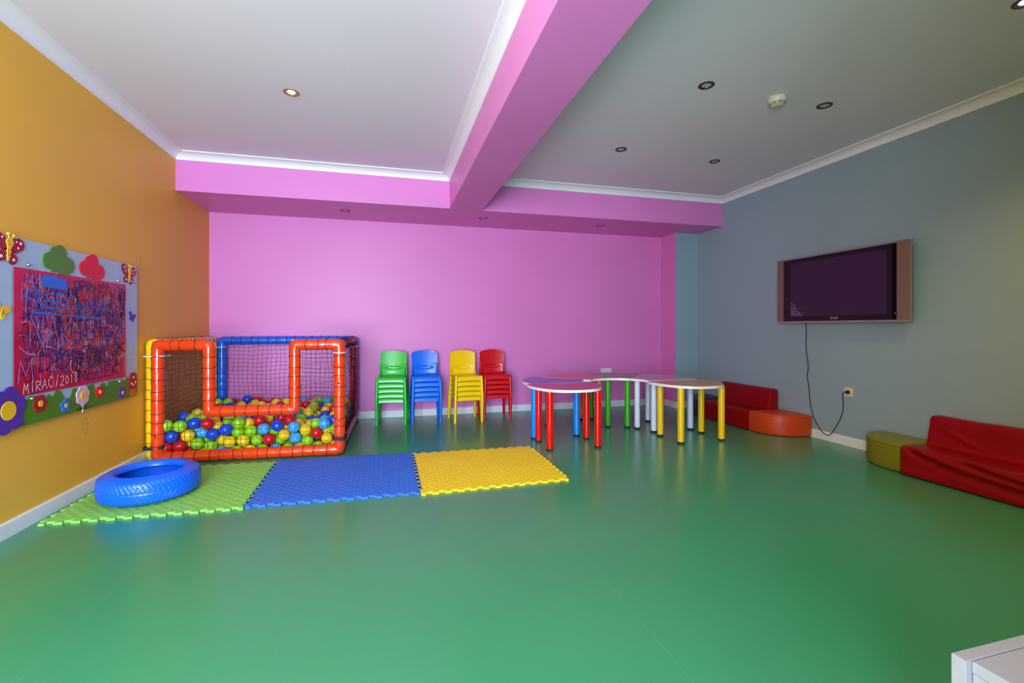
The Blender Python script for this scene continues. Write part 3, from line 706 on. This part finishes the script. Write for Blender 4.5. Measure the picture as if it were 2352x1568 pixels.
def pouf(name, label, cx, cy, rx, ry, sy, m, h=.213):
    """quarter-oval pouf, its corner at (cx, cy) against the wall, rx towards the room, ry along the wall in direction sy"""
    t = thing(name, label, 'pouf', (cx, cy, 0), 0, 'low leatherette poufs by the sofas')
    out = [(0, 0)]; out += [(-rx*i/6, 0) for i in range(1, 6)]
    for i in range(25):
        a = PI/2*i/24; out.append((-rx*math.cos(a)**.8, sy*ry*math.sin(a)**.8 if a else 0))
    out += [(0, sy*ry*(1-i/6)) for i in range(1, 6)]
    c = (-rx*.42, sy*ry*.42)
    def ring(k, z, bulge=0): return [(c[0]+(q[0]-c[0])*(1-k)+0, c[1]+(q[1]-c[1])*(1-k), z) for q in out]
    n = len(out); rr = [ring(.03, .006), ring(.012, .012), ring(.0, .03), ring(-.006, .10), ring(0, h-.022), ring(.006, h-.012)]
    mb = MB(); vs = [p for r_ in rr for p in r_]; mb.add(vs, [(k*n+i, k*n+(i+1) % n, (k+1)*n+(i+1) % n, (k+1)*n+i) for k in range(len(rr)-1) for i in range(n)], True)
    mb.obj('side_panel', m, t, 50)
    rr = [ring(.004, h-.013), ring(.010, h-.006), ring(.025, h-.001), ring(.07, h+.002), ring(.3, h+.005), ring(.7, h+.007)]
    mb = MB(); vs = [p for r_ in rr for p in r_]; k_ = len(rr)-1
    mb.add(vs, [(k*n+i, k*n+(i+1) % n, (k+1)*n+(i+1) % n, (k+1)*n+i) for k in range(k_) for i in range(n)]+[tuple(k_*n+i for i in range(n))], True)
    mb.obj('top_panel', m, t, 50)
    mb = MB(); mb.tube([Vector(p)+Vector((0, 0, .0)) for p in ring(.0, h-.013)], .0032, 6, closed=True); mb.obj('piping', m, t, 80)
    MB().prism([(c[0]+(q[0]-c[0])*.95, c[1]+(q[1]-c[1])*.95) for q in out], 0, .01).obj('base', UND, t)
    return t
pouf('pouf', 'orange quarter-round pouf next to the far red sofa, under the television cord', 4.126, 4.070, .395, .395, -1, mat('orange_leatherette', (198, 60, 3), **LEA))
pouf('pouf', 'olive green quarter-round pouf at the end of the wrinkled red sofa', 4.126, 2.590, .385, .415, 1, mat('olive_leatherette', (128, 126, 10), **LEA))
pouf('pouf', 'navy pouf mostly hidden behind the yellow legs, beyond the far sofa', 4.126, 4.875, .43, .40, 1, mat('navy_leatherette', (48, 48, 82), **LEA))
# ------------------------------------------------------------------ television
tv = thing('television', 'large flat television with silver speaker sides on the grey wall', 'television', (XR-.003, 3.36, 1.145))
SIL = mat('silver_plastic', (158, 138, 140), .38, .3, var=.02); BEZ = mat('bezel_black', (14, 7, 16), .3, spec=.35)
def screen_mat():
    m = mat('dark_screen', (24, 14, 40), .06, var=.05, spec=.5); nt = m.node_tree; N = nt.nodes; L = nt.links; b = N['Principled BSDF']
    tc = next(q for q in N if q.type == 'TEX_COORD'); v = N.new('ShaderNodeTexNoise'); v.inputs['Scale'].default_value = 34; v.inputs['Detail'].default_value = 5; v.inputs['Roughness'].default_value = .75
    L.new(tc.outputs['Object'], v.inputs['Vector'])
    sep = N.new('ShaderNodeSeparateXYZ'); L.new(tc.outputs['Object'], sep.inputs[0])
    # peeled patch of the coating in the lower corner (y = 0.475 is the far edge, z = 0 the bottom)
    gy = N.new('ShaderNodeMapRange'); gy.inputs[1].default_value = .20; gy.inputs[2].default_value = .47; gy.inputs[3].default_value = 0; gy.inputs[4].default_value = .27; L.new(sep.outputs[1], gy.inputs[0])
    gz = N.new('ShaderNodeMapRange'); gz.inputs[1].default_value = .34; gz.inputs[2].default_value = .07; gz.inputs[3].default_value = 0; gz.inputs[4].default_value = .27; L.new(sep.outputs[2], gz.inputs[0])
    mu = N.new('ShaderNodeMath'); mu.operation = 'MULTIPLY'; L.new(gy.outputs[0], mu.inputs[0]); L.new(gz.outputs[0], mu.inputs[1])
    m2 = N.new('ShaderNodeMath'); m2.operation = 'MULTIPLY_ADD'; m2.inputs[1].default_value = 8; L.new(mu.outputs[0], m2.inputs[0]); L.new(v.outputs[0], m2.inputs[2])
    gt = N.new('ShaderNodeMath'); gt.operation = 'GREATER_THAN'; gt.inputs[1].default_value = .82; L.new(m2.outputs[0], gt.inputs[0])
    src = b.inputs['Base Color'].links[0].from_socket; mx = N.new('ShaderNodeMixRGB'); L.new(gt.outputs[0], mx.inputs[0]); L.new(src, mx.inputs[1]); mx.inputs[2].default_value = lin((92, 66, 100)); L.new(mx.outputs[0], b.inputs['Base Color'])
    return m
MB().rbox(-.085, 0, -.600, .600, .04, .625, .012).obj('rear_housing', mat('tv_back_dark', (48, 46, 44), .6), tv)
MB().rbox(-.102, -.075, -.644, .644, 0, .664, .004).obj('front_shell', SIL, tv)
MB().rbox(-.106, -.100, -.542, .562, .020, .652, .0015).obj('bezel', BEZ, tv)
MB().box(-.1068, -.104, -.465, .475, .070, .612).obj('screen', screen_mat(), tv)
MB().box(-.1064, -.104, -.541, -.508, .021, .651).obj('control_strip', mat('strip_black', (3, 3, 4), .35, spec=.1), tv)
GR = mat('speaker_grille', (135, 105, 98), .6, .1, bump=.4, bscale=900)
MB().rbox(-.107, -.098, .566, .642, .018, .662, .002).obj('speaker_panel', GR, tv)
MB().rbox(-.107, -.098, -.642, -.546, .018, .662, .002).obj('speaker_panel', GR, tv)
MB().box(-.1035, -.102, -.643, .643, .001, .016).obj('bottom_trim', SIL, tv)
MB().sphere((-.1065, -.532, .073), .0035, 8, 6).obj('power_led', mat('led_red', (255, 30, 20), .3, emit=(1, .05, .03, 1), es=2.0), tv)
MB().lathe([(.001, -.002), (.004, -.001), (.005, .001)], 10, (-.1035, -.36, .008), 'x').obj('button', BEZ, tv)
LOG = mat('logo_silver', (205, 205, 210), .3, .2)
cu = bpy.data.curves.new('logo_text', 'FONT'); cu.body = 'LG'; cu.size = .034; cu.extrude = .0006; cu.align_x = 'LEFT'
to = bpy.data.objects.new('t', cu); me = bpy.data.meshes.new_from_object(to); bpy.data.objects.remove(to)
lg = bpy.data.objects.new('logo_lettering', me); C.objects.link(lg); lg.parent = tv; lg.location = (-.1072, .004, .034); lg.rotation_euler = (PI/2, 0, -PI/2); me.materials.append(LOG)
e = MB(); e.tube([(-.1070, .022+.011*math.cos(a), .0455+.011*math.sin(a)) for a in [2*PI*i/28 for i in range(28)]], .0012, 4, closed=True)
e.box(-.1076, -.1064, .0205, .0222, .039, .052); e.box(-.1076, -.1064, .0165, .0222, .039, .0405); e.prism(disc(.026, .050, .0018, 10), -.1076, -.1064, 'x')
e.obj('logo_emblem', LOG, tv)

def smooth(P, n=8):
    P = [Vector(p) for p in P]; out = []
    for i in range(len(P)-1):
        a, b, c, d = P[max(i-1, 0)], P[i], P[i+1], P[min(i+2, len(P)-1)]
        for k in range(n):
            t = k/n; out.append(.5*((2*b)+(c-a)*t+(2*a-5*b+4*c-d)*t*t+(3*b-a-3*c+d)*t**3))
    return out+[P[-1]]
BLACK = mat('black_rubber', (20, 20, 22), .5)
cd = thing('power_cord', 'thin black power cord hanging from the television to the socket', 'cord', (4.13, 3.30, 0))
pts = [(4.118, 3.745, 1.16), (4.134, 3.744, 1.10), (4.135, 3.748, .95), (4.136, 3.744, .85), (4.136, 3.722, .70), (4.136, 3.735, .60), (4.136, 3.715, .50), (4.136, 3.700, .34), (4.134, 3.660, .20), (4.124, 3.60, .125), (4.112, 3.54, .075), (4.110, 3.49, .062), (4.112, 3.455, .082), (4.122, 3.40, .18), (4.134, 3.368, .27), (4.136, 3.352, .36), (4.134, 3.356, .42), (4.118, 3.345, .475), (4.106, 3.318, .498), (4.110, 3.308, .500)]
MB().tube([p-Vector((4.13, 3.30, 0)) for p in smooth(pts, 6)], .0035, 8).obj('cable', BLACK, cd)
MB().lathe([(.001, -.034), (.006, -.034), (.009, -.028), (.015, -.024), (.018, -.012), (.018, -.006), (.001, -.006)], 20, (.008, .003, .500), 'x').obj('plug', BLACK, cd)
SOC = mat('socket_cream', (225, 205, 170), .35, var=.01); SOW = mat('socket_white', (235, 235, 240), .35, var=.01)
def socket(name, label, loc, rz, gangs, m):
    t = thing(name, label, 'socket', loc, rz)
    w_ = .040*gangs; MB().rbox(-w_, w_, -.010, 0, -.041, .041, .003).obj('plate', m, t)
    for g in range(gangs):
        x = (g-(gangs-1)/2)*.080
        MB().lathe([(.001, .004), (.019, .004), (.021, -.0108), (.025, -.0115), (.027, -.0095)], 28, (x, 0, 0), 'y').obj('outlet', m, t)
        mb = MB()
        for s in (-1, 1): mb.lathe([(.001, -.001), (.0028, -.001), (.0028, .004)], 10, (x+s*.0095, 0, 0), 'y')
        mb.box(x-.003, x+.003, -.006, .004, .016, .020); mb.box(x-.003, x+.003, -.006, .004, -.020, -.016)
        mb.obj('contact_hole', BLACK, t)
    return t
socket('wall_socket', 'single cream wall socket on the grey wall with a plug in', (XR, 3.303, .50), -PI/2, 1, SOC)
socket('wall_socket', 'double white wall socket on the pink wall above the green table', (2.932, YB, .493), 0, 2, SOW)

# ------------------------------------------------------------------ play board on the orange wall
BX = XL; BY, BZ = 3.525, .563
bd = thing('drawing_board', 'scribbled magenta drawing board in a light blue frame with garden cut-outs', 'board', (BX, BY, BZ))
def pl(n, c, r=.35, **k): return mat(n, c, r, var=.02, **k)
LB = pl('pale_blue_board', (160, 190, 215)); GRN = pl('board_green', (62, 130, 12)); RD = pl('board_red', (220, 20, 15)); MAR = pl('board_maroon', (165, 12, 38)); YL = pl('board_yellow', (240, 190, 20)); PUR = pl('board_purple', (72, 45, 160)); BLU = pl('board_blue', (20, 115, 200)); PNK = pl('board_pink', (225, 180, 205)); WHT = pl('board_white', (235, 230, 230)); INK = pl('board_ink', (25, 20, 30)); ORG = pl('board_orange', (235, 90, 20)); OUT = pl('board_outline', (40, 12, 22)); DGR = pl('board_dark_green', (45, 88, 30))
Y = lambda y: y-BY
Z = lambda z: z+EYE-BZ      # z relative to the eye, as surveyed
hw_, H_ = .705, 1.017
def rrect(y0, y1, z0, z1, r, n=6):
    o = []
    for cx, cz, a0 in ((y1-r, z1-r, 0), (y0+r, z1-r, PI/2), (y0+r, z0+r, PI), (y1-r, z0+r, 1.5*PI)):
        for i in range(n+1): a = a0+PI/2*i/n; o.append((cx+r*math.cos(a), cz+r*math.sin(a)))
    return o
MB().prism(rrect(-hw_, hw_, 0, H_, .03), .006, .022, 'x', bev=.002).obj('backing_board', LB, bd)
MB().box(.022, .0255, Y(4.05), Y(4.070), Z(-.371), Z(.321)).obj('panel_frame', pl('panel_edge_white', (225, 225, 232)), bd)
PY0, PY1, PZ0, PZ1 = Y(2.992), Y(4.056), Z(-.371), Z(.321)
pm = mat('magenta_acrylic', (186, 6, 48), .25, var=.3, vscale=5, coat=.3)
MB().box(.0255, .0285, PY0, PY1, PZ0, PZ1).obj('drawing_panel', pm, bd)
PW, PH = PY1-PY0, PZ1-PZ0
def ribbon(mb, P, wd, x):
    P = [Vector((0, p[0], p[1])) for p in P]; vs = []; n = len(P)
    for i in range(n):
        t = (P[min(i+1, n-1)]-P[max(i-1, 0)]); t = t.normalized() if t.length else Vector((0, 1, 0)); q = Vector((0, -t.z, t.y))*wd/2*(.75+.25*math.sin(i*1.7))
        vs += [(x, (P[i]+q).y, (P[i]+q).z), (x, (P[i]-q).y, (P[i]-q).z)]
    mb.add(vs, [(2*i, 2*i+1, 2*i+3, 2*i+2) for i in range(n-1)])
random.seed(42)
cols = [('lilac', (165, 120, 200), 110), ('navy', (42, 28, 105), 130), ('blue', (55, 85, 190), 85), ('rose', (215, 120, 170), 70), ('amber', (205, 110, 40), 95), ('white', (200, 185, 215), 36), ('violet', (98, 40, 130), 120), ('dark', (50, 18, 52), 75), ('scarlet', (235, 40, 40), 40)]
lay = .0287
for nme, c, k in cols:   # denser towards the middle of the panel
    mb = MB()
    for i in range(int(k*1.9)):
        u = random.uniform(.07, .95); v = random.betavariate(1.6, 1.3)*.86+.08
        if nme == 'amber': u = random.uniform(.3, .97)
        x0, z0 = PY0+PW*u, PZ0+PH*v; typ = random.random(); sc_ = random.uniform(.03, .12); P = []
        a = random.choice([PI/2, PI/2, 0, random.uniform(0, PI)])+random.uniform(-.25, .25)
        if typ < .5:      # a stroke
            for j in range(6):
                t = j/5-.5; P.append((x0+math.cos(a)*t*sc_*1.6+random.uniform(-.002, .002), z0+math.sin(a)*t*sc_*1.6+.012*math.sin(t*4+i)))
        elif typ < .8:    # zigzag
            for j in range(8): P.append((x0+(j-4)*sc_*.09+random.uniform(-.004, .004), z0+(sc_*.45 if j % 2 else -sc_*.45)+random.uniform(-.006, .006)))
        else:             # loop
            for j in range(14): q = j*.55; P.append((x0+math.cos(q)*sc_*.3+j*.002, z0+math.sin(q)*sc_*.4))
        if v < .16 and u < .5: continue
        P = [(min(max(p[0], PY0+.035), PY1-.012), min(max(p[1], PZ0+.012), PZ1-.012)) for p in P]
        ribbon(mb, P, random.uniform(.003, .0085), lay+i*1e-6)
    lay += 2e-4
    mb.obj('scribble', mat('crayon_'+nme, c, .6, var=.1, vscale=40), bd, kind='stuff', fix=False)
F = {'A': [[(0,0),(.5,1),(1,0)],[(.2,.4),(.8,.4)]], 'B': [[(0,0),(0,1),(.7,.9),(.7,.6),(0,.5),(.8,.4),(.8,.1),(0,0)]], 'C': [[(1,.85),(.5,1),(.1,.7),(.1,.3),(.5,0),(1,.15)]],
 'D': [[(0,0),(0,1),(.7,.8),(.9,.5),(.7,.15),(0,0)]], 'E': [[(1,1),(0,1),(0,0),(1,0)],[(0,.5),(.8,.5)]], 'F': [[(1,1),(0,1),(0,0)],[(0,.5),(.8,.5)]], 'I': [[(.5,0),(.5,1)]],
 'K': [[(0,0),(0,1)],[(.9,1),(0,.45),(.9,0)]], 'L': [[(0,1),(0,0),(.9,0)]], 'M': [[(0,0),(.15,1),(.5,.3),(.85,1),(1,0)]], 'N': [[(0,0),(0,1),(1,0),(1,1)]], 'O': [[(.5,1),(.1,.8),(0,.5),(.1,.2),(.5,0),(.9,.2),(1,.5),(.9,.8),(.5,1)]],
 'P': [[(0,0),(0,1),(.8,.9),(.8,.6),(0,.5)]], 'R': [[(0,0),(0,1),(.8,.9),(.8,.6),(0,.5),(.9,0)]], 'S': [[(.9,.85),(.5,1),(.1,.8),(.2,.55),(.8,.45),(.9,.2),(.5,0),(.1,.15)]], 'T': [[(.5,0),(.5,1)],[(0,1),(1,1)]], 'U': [[(0,1),(.1,.2),(.5,0),(.9,.2),(1,1)]],
 'Y': [[(0,1),(.5,.5),(1,1)],[(.5,.5),(.5,0)]], '/': [[(.2,0),(.7,1.25)]], '2': [[(.1,.8),(.5,1),(.9,.75),(.7,.45),(0,0),(1,0)]], '0': [[(.5,1),(.15,.7),(.15,.3),(.5,0),(.85,.3),(.85,.7),(.5,1)]], '1': [[(.3,.8),(.5,1),(.5,0)]], '8': [[(.5,.5),(.15,.75),(.5,1),(.85,.75),(.5,.5),(.1,.25),(.5,0),(.9,.25),(.5,.5)]], ' ': []}
def word(txt, u, v, uw, vh, c, wd, slope=0, nm='lettering'):
    mb = MB(); n = len(txt); cw = uw/n
    for i, ch in enumerate(txt):
        for st in F[ch]:
            P = []
            for a, b in zip(st, st[1:]):
                k = 4
                for j in range(k): P.append((a[0]+(b[0]-a[0])*j/k, a[1]+(b[1]-a[1])*j/k))
            P.append(st[-1])
            ribbon(mb, [(PY0+PW*(u+cw*(i+.78*p[0])), PZ0+PH*(v+slope*(i/n)+vh*p[1]*(1+.08*math.sin(i*2.1)))) for p in P], wd, lay+i*1e-6)
    mb.obj(nm, c, bd, fix=False, kind='stuff')
def nextlay():
    global lay
    lay += 1.2e-4
CR = {k: mat('pen_'+k, c, .5, var=.06, vscale=60) for k, c in {'blue': (25, 105, 215), 'navy': (38, 26, 100), 'white': (225, 205, 225), 'lilac': (160, 120, 205), 'dark': (45, 20, 50), 'pink': (220, 140, 190)}.items()}
word('MI', .07, .85, .14, .12, CR['lilac'], .009); nextlay()
mb = MB()
for i in range(26):
    z = .875+.09*i/25; ribbon(mb, [(PY0+PW*(.19+.01*math.sin(i*3)), PZ0+PH*z), (PY0+PW*.28, PZ0+PH*(z+.004)), (PY0+PW*(.375+.012*math.sin(i*2.3)), PZ0+PH*(z-.012))], .009, lay+i*1e-6)
for q, (a, b) in enumerate((((.10, .66), (.75, .615)), ((.12, .655), (.70, .625)))): ribbon(mb, [(PY0+PW*(a[0]+(b[0]-a[0])*j/6 if isinstance(a, tuple) else 0), PZ0+PH*(a[1]+(b[1]-a[1])*j/6)) for j in range(7)] if isinstance(a, tuple) else [(0, 0), (.1, .1)], .011, lay+5e-5+q*3e-5)
mb.obj('blue_patch', CR['blue'], bd, fix=False); nextlay()
word('OPRAK', .45, .865, .30, .10, CR['dark'], .006); nextlay()
word('FREEK', .07, .70, .38, .13, CR['blue'], .013); nextlay()
word('ANIAR', .46, .67, .32, .10, CR['blue'], .010); nextlay()
word('KIN', .76, .58, .19, .11, CR['dark'], .007); nextlay()
word('NA', .85, .44, .10, .09, CR['pink'], .006); nextlay()
word('VAK', .10, .36, .36, .28, CR['lilac'], .010) if 'V' in F else word('NAK', .10, .38, .36, .26, CR['lilac'], .008); nextlay()
word('AYTEN', .30, .42, .42, .20, CR['navy'], .009); nextlay()
word('DORUK', .17, .17, .65, .17, CR['navy'], .010); nextlay()
word('M', .02, .10, .13, .18, CR['lilac'], .009); nextlay()
word('MELEK', .49, .035, .44, .11, CR['navy'], .009, .02); nextlay()
word('MIRAC', .055, .015, .22, .085, CR['white'], .007, .02); nextlay()
word('/2018', .285, .03, .20, .08, CR['white'], .007, .015); nextlay()
# garden cut-outs; each is a part, its details are sub-parts
FX = .022
def cut(name, out, m, x0=FX, th=.006, par=None, label=None): return MB().prism(out, x0, x0+th, 'x', bev=.001).obj(name, m, par or bd, label=label)
g = [(-hw_+.004, .004)]
random.seed(8); xs = -hw_+.004; g = [(-hw_+.03, .003), (hw_-.03, .003), (hw_-.003, .03)]
tops = [(.695, .105), (.68, .125), (.66, .100), (.635, .128), (.60, .165), (.575, .150), (.55, .165), (.525, .135), (.50, .150), (.47, .152), (.455, .120), (.42, .150), (.39, .160), (.36, .150), (.32, .158), (.295, .120), (.27, .150), (.235, .155), (.20, .120), (.17, .108), (.145, .165), (.11, .155), (.075, .160), (.045, .12), (.015, .165), (-.02, .150), (-.06, .155), (-.085, .105), (-.13, .095), (-.17, .155), (-.21, .165), (-.24, .130), (-.275, .150), (-.31, .110), (-.335, .095), (-.37, .150), (-.41, .158), (-.44, .140), (-.46, .095), (-.50, .145), (-.54, .150), (-.60, .158), (-.66, .150), (-.702, .155)]
g += [(a, b) for a, b in tops]+[(-hw_+.003, .03)]
cut('grass', g, GRN, th=.004)
def cloud(y, z, s, m, lab):
    c = [(-.085*s, -.005*s, .045*s), (-.03*s, .03*s, .05*s), (.01*s, .045*s, .052*s), (.03*s, -.01*s, .06*s), (.085*s, -.012*s, .045*s), (-.04*s, -.03*s, .035*s), (.06*s, -.04*s, .035*s)]
    cut('cloud', [(Y(y)+a, Z(z)+b) for a, b in env(c)], m, label=lab)
cloud(3.34, .395, 1.05, GRN, 'green cloud cut-out'); cloud(3.66, .392, 1.02, RD, 'red cloud cut-out')
def butterfly(y, z, s, rot=0, label=None, small=None):
    R_ = lambda p: (Y(y)+s*(p[0]*math.cos(rot)-p[1]*math.sin(rot)), Z(z)+s*(p[0]*math.sin(rot)+p[1]*math.cos(rot)))
    wings = []
    for sg in (-1, 1):
        up = env([(sg*.055, .035, .040), (sg*.080, .050, .036), (sg*.025, .01, .018)], (sg*.045, .03), 48)
        lo = env([(sg*.042, -.045, .030), (sg*.020, -.01, .016)], (sg*.035, -.035), 40)
        for o_ in (up, lo):
            if small: cut('wing', [R_(p) for p in o_], small, th=.004, par=wings[0] if wings else None)
            else:
                b_ = cut('butterfly' if not wings else 'wing', [R_((p[0]*1.0+math.copysign(.003, p[0]), p[1]*1.04)) for p in o_], OUT, th=.003, par=wings[0] if wings else None, label=label if not wings else None)
                cut('wing', [R_(p) for p in o_], MAR, FX+.003, .004, wings[0] if wings else b_)
                if not wings: wings.append(b_)
            if small and not wings:
                wings.append(bpy.data.objects[-1] if False else None); wings.pop()
        if not small:
            for p, r in (((sg*.085, .06), .009), ((sg*.070, .028), .007), ((sg*.052, .06), .006), ((sg*.045, -.05), .009)):
                cut('spot', [R_((p[0]+a, p[1]+b)) for a, b in disc(0, 0, r, 14)], WHT, FX+.007, .0012, wings[0])
    if small:
        cut('butterfly_body', [R_((a*.35, b*2.6)) for a, b in disc(0, 0, .02, 14)], small, FX+.003, .003); return
    p = wings[0]
    cut('body', [R_(q) for q in env([(0, -.058, .008), (0, -.035, .014), (0, -.010, .017), (0, .01, .014), (0, .042, .027)], (0, 0), 60)], YL, FX+.008, .004, p)
    for sg in (-1, 1):
        a0, a1 = R_((sg*.008, .066)), R_((sg*.020, .088))
        MB().tube([(FX+.010, *a0), (FX+.010, *a1)], .0035*s, 6).obj('antenna', YL, p); MB().sphere((FX+.011, *a1), .009*s, 10, 8).obj('antenna_tip', YL, p)
        cut('eye', [R_((sg*.009+a, .048+b)) for a, b in disc(0, 0, .0028, 10)], INK, FX+.012, .0006, p)
    mb = MB(); ribbon(mb, [R_((-.012+.024*i/8, .034-.008*math.sin(PI*i/8))) for i in range(9)], .0022*s, FX+.0125)
    for zz in (.002, -.014, -.030): ribbon(mb, [R_((-.010+.02*i/4, zz-.003*math.sin(PI*i/4))) for i in range(5)], .0025*s, FX+.0125)
    mb.obj('face_lines', INK, p, fix=False)
butterfly(2.955, .405, .90, -.12, 'maroon butterfly with yellow body, large'); butterfly(4.103, .398, .82, -.10, 'maroon butterfly with yellow body, beside the corner')
butterfly(4.150, .080, .42, -.35, small=PUR); butterfly(2.915, .082, .50, -.3, small=YL)
def flower(y, z, r, n, m, cm, rc, rot=0, label=None):
    pet = [(r*.58*math.cos(rot+2*PI*i/n), r*.58*math.sin(rot+2*PI*i/n), r*.43) for i in range(n)]
    p = cut('flower', [(Y(y)+a, Z(z)+b) for a, b in env(pet+[(0, 0, r*.5)], n=96)], m, th=.009, label=label)
    cut('flower_centre', disc(Y(y), Z(z), rc, 24), cm, FX+.009, .003, p)
    return p
flower(3.179, -.431, .052, 6, MAR, YL, .018, label='maroon flower'); flower(3.391, -.477, .043, 5, BLU, YL, .013, .3, label='blue flower')
p = flower(3.555, -.438, .066, 7, PNK, YL, .027, .2, label='pale pink flower')
cut('flower_stem', [(Y(3.553), Z(-.545)), (Y(3.560), Z(-.545)), (Y(3.560), Z(-.49)), (Y(3.553), Z(-.49))], WHT, FX+.002, .005, p)
for s in (-1, 1): cut('flower_leaf', disc(Y(3.556)+s*.035, Z(-.520), .033, 18, .012), DGR, FX+.004, .004, p)
flower(3.733, -.441, .042, 6, RD, YL, .014, label='red flower'); flower(4.009, -.484, .044, 6, PUR, YL, .014, .2, label='small purple flower')
p = flower(2.951, -.432, .125, 6, PUR, YL, .050, .25, label='large purple flower')
for s in (-1, 1): cut('flower_leaf', disc(Y(2.955)+s*.06, Z(-.518), .058, 20, .017), DGR, FX+.002, .004, p)
mu = cut('mushroom', [(Y(4.160)+a, Z(-.43)+b) for a, b in env([(-.03, -.015, .032), (.03, -.015, .032), (0, .015, .060), (0, .03, .055)], (0, .0), 60)], MAR, th=.008, label='maroon spotted mushroom')
cut('mushroom_stem', [(Y(4.160)+a, Z(-.455)+b) for a, b in ((-.022, 0), (.022, 0), (.034, -.055), (.026, -.072), (-.026, -.072), (-.034, -.055))], ORG, FX, .006, mu)
for a, b, r in ((0, .045, .009), (-.028, .0, .009), (.03, .005, .010), (-.002, -.012, .008)): cut('spot', disc(Y(4.160)+a, Z(-.43)+b, r, 14), WHT, FX+.008, .0012, mu)
for y, z in ((3.091, .344), (3.949, .341), (3.116, -.393), (3.975, -.396)): MB().lathe([(.001, .012), (.007, .010), (.010, .004), (.010, 0)], 16, (FX+.003, Y(y), Z(z)), 'x').obj('screw_cap', CHROME, bd)

# pencil scribble and scuffs on the orange wall
GRA = mat('pencil_grey', (95, 75, 45), .7)
wl = bpy.data.objects['wall_left']; mb = MB()
def wall_line(P, wd): ribbon(mb, smooth_yz(P), wd, XL+.0006)
def smooth_yz(P): return [(q.y, q.z) for q in smooth([(0, a, b) for a, b in P], 6)]
wall_line([(3.600, .43), (3.612, .485), (3.628, .505), (3.648, .500), (3.655, .45), (3.648, .405), (3.632, .395), (3.628, .42), (3.652, .455), (3.672, .46)], .0022)
wall_line([(3.625, .46), (3.60, .462), (3.59, .458)], .0018)
wall_line([(4.33, 1.66), (4.335, 1.63), (4.325, 1.60)], .003)
mb.obj('pencil_mark', GRA, wl, fix=False)

# ------------------------------------------------------------------ white cabinet at the picture's corner
WC = mat('white_laminate_cabinet', (168, 170, 180), .3, var=.01)
cb = thing('cabinet', 'white laminate cabinet with raised back board, cut off by the corner of the picture', 'cabinet', (1.14, .665, 0))
MB().rbox(0, .80, 0, .025, 0, .420, .0012).obj('back_board', WC, cb)
MB().rbox(.016, .80, -.50, -.001, .394, .4175, .001).obj('top_board', WC, cb)
MB().box(.018, .036, -.498, -.002, .0, .3925).obj('side_panel', WC, cb)
MB().box(.036, .79, -.020, -.004, .05, .383).obj('rear_panel', WC, cb)
MB().box(.78, .80, -.498, -.002, .0, .3925).obj('side_panel', WC, cb)
MB().box(.04, .775, -.498, -.48, .03, .380).obj('door', WC, cb)
for o in bpy.data.objects:
    if o.type == 'MESH' and not o.data.polygons: print('EMPTY MESH', o.name)
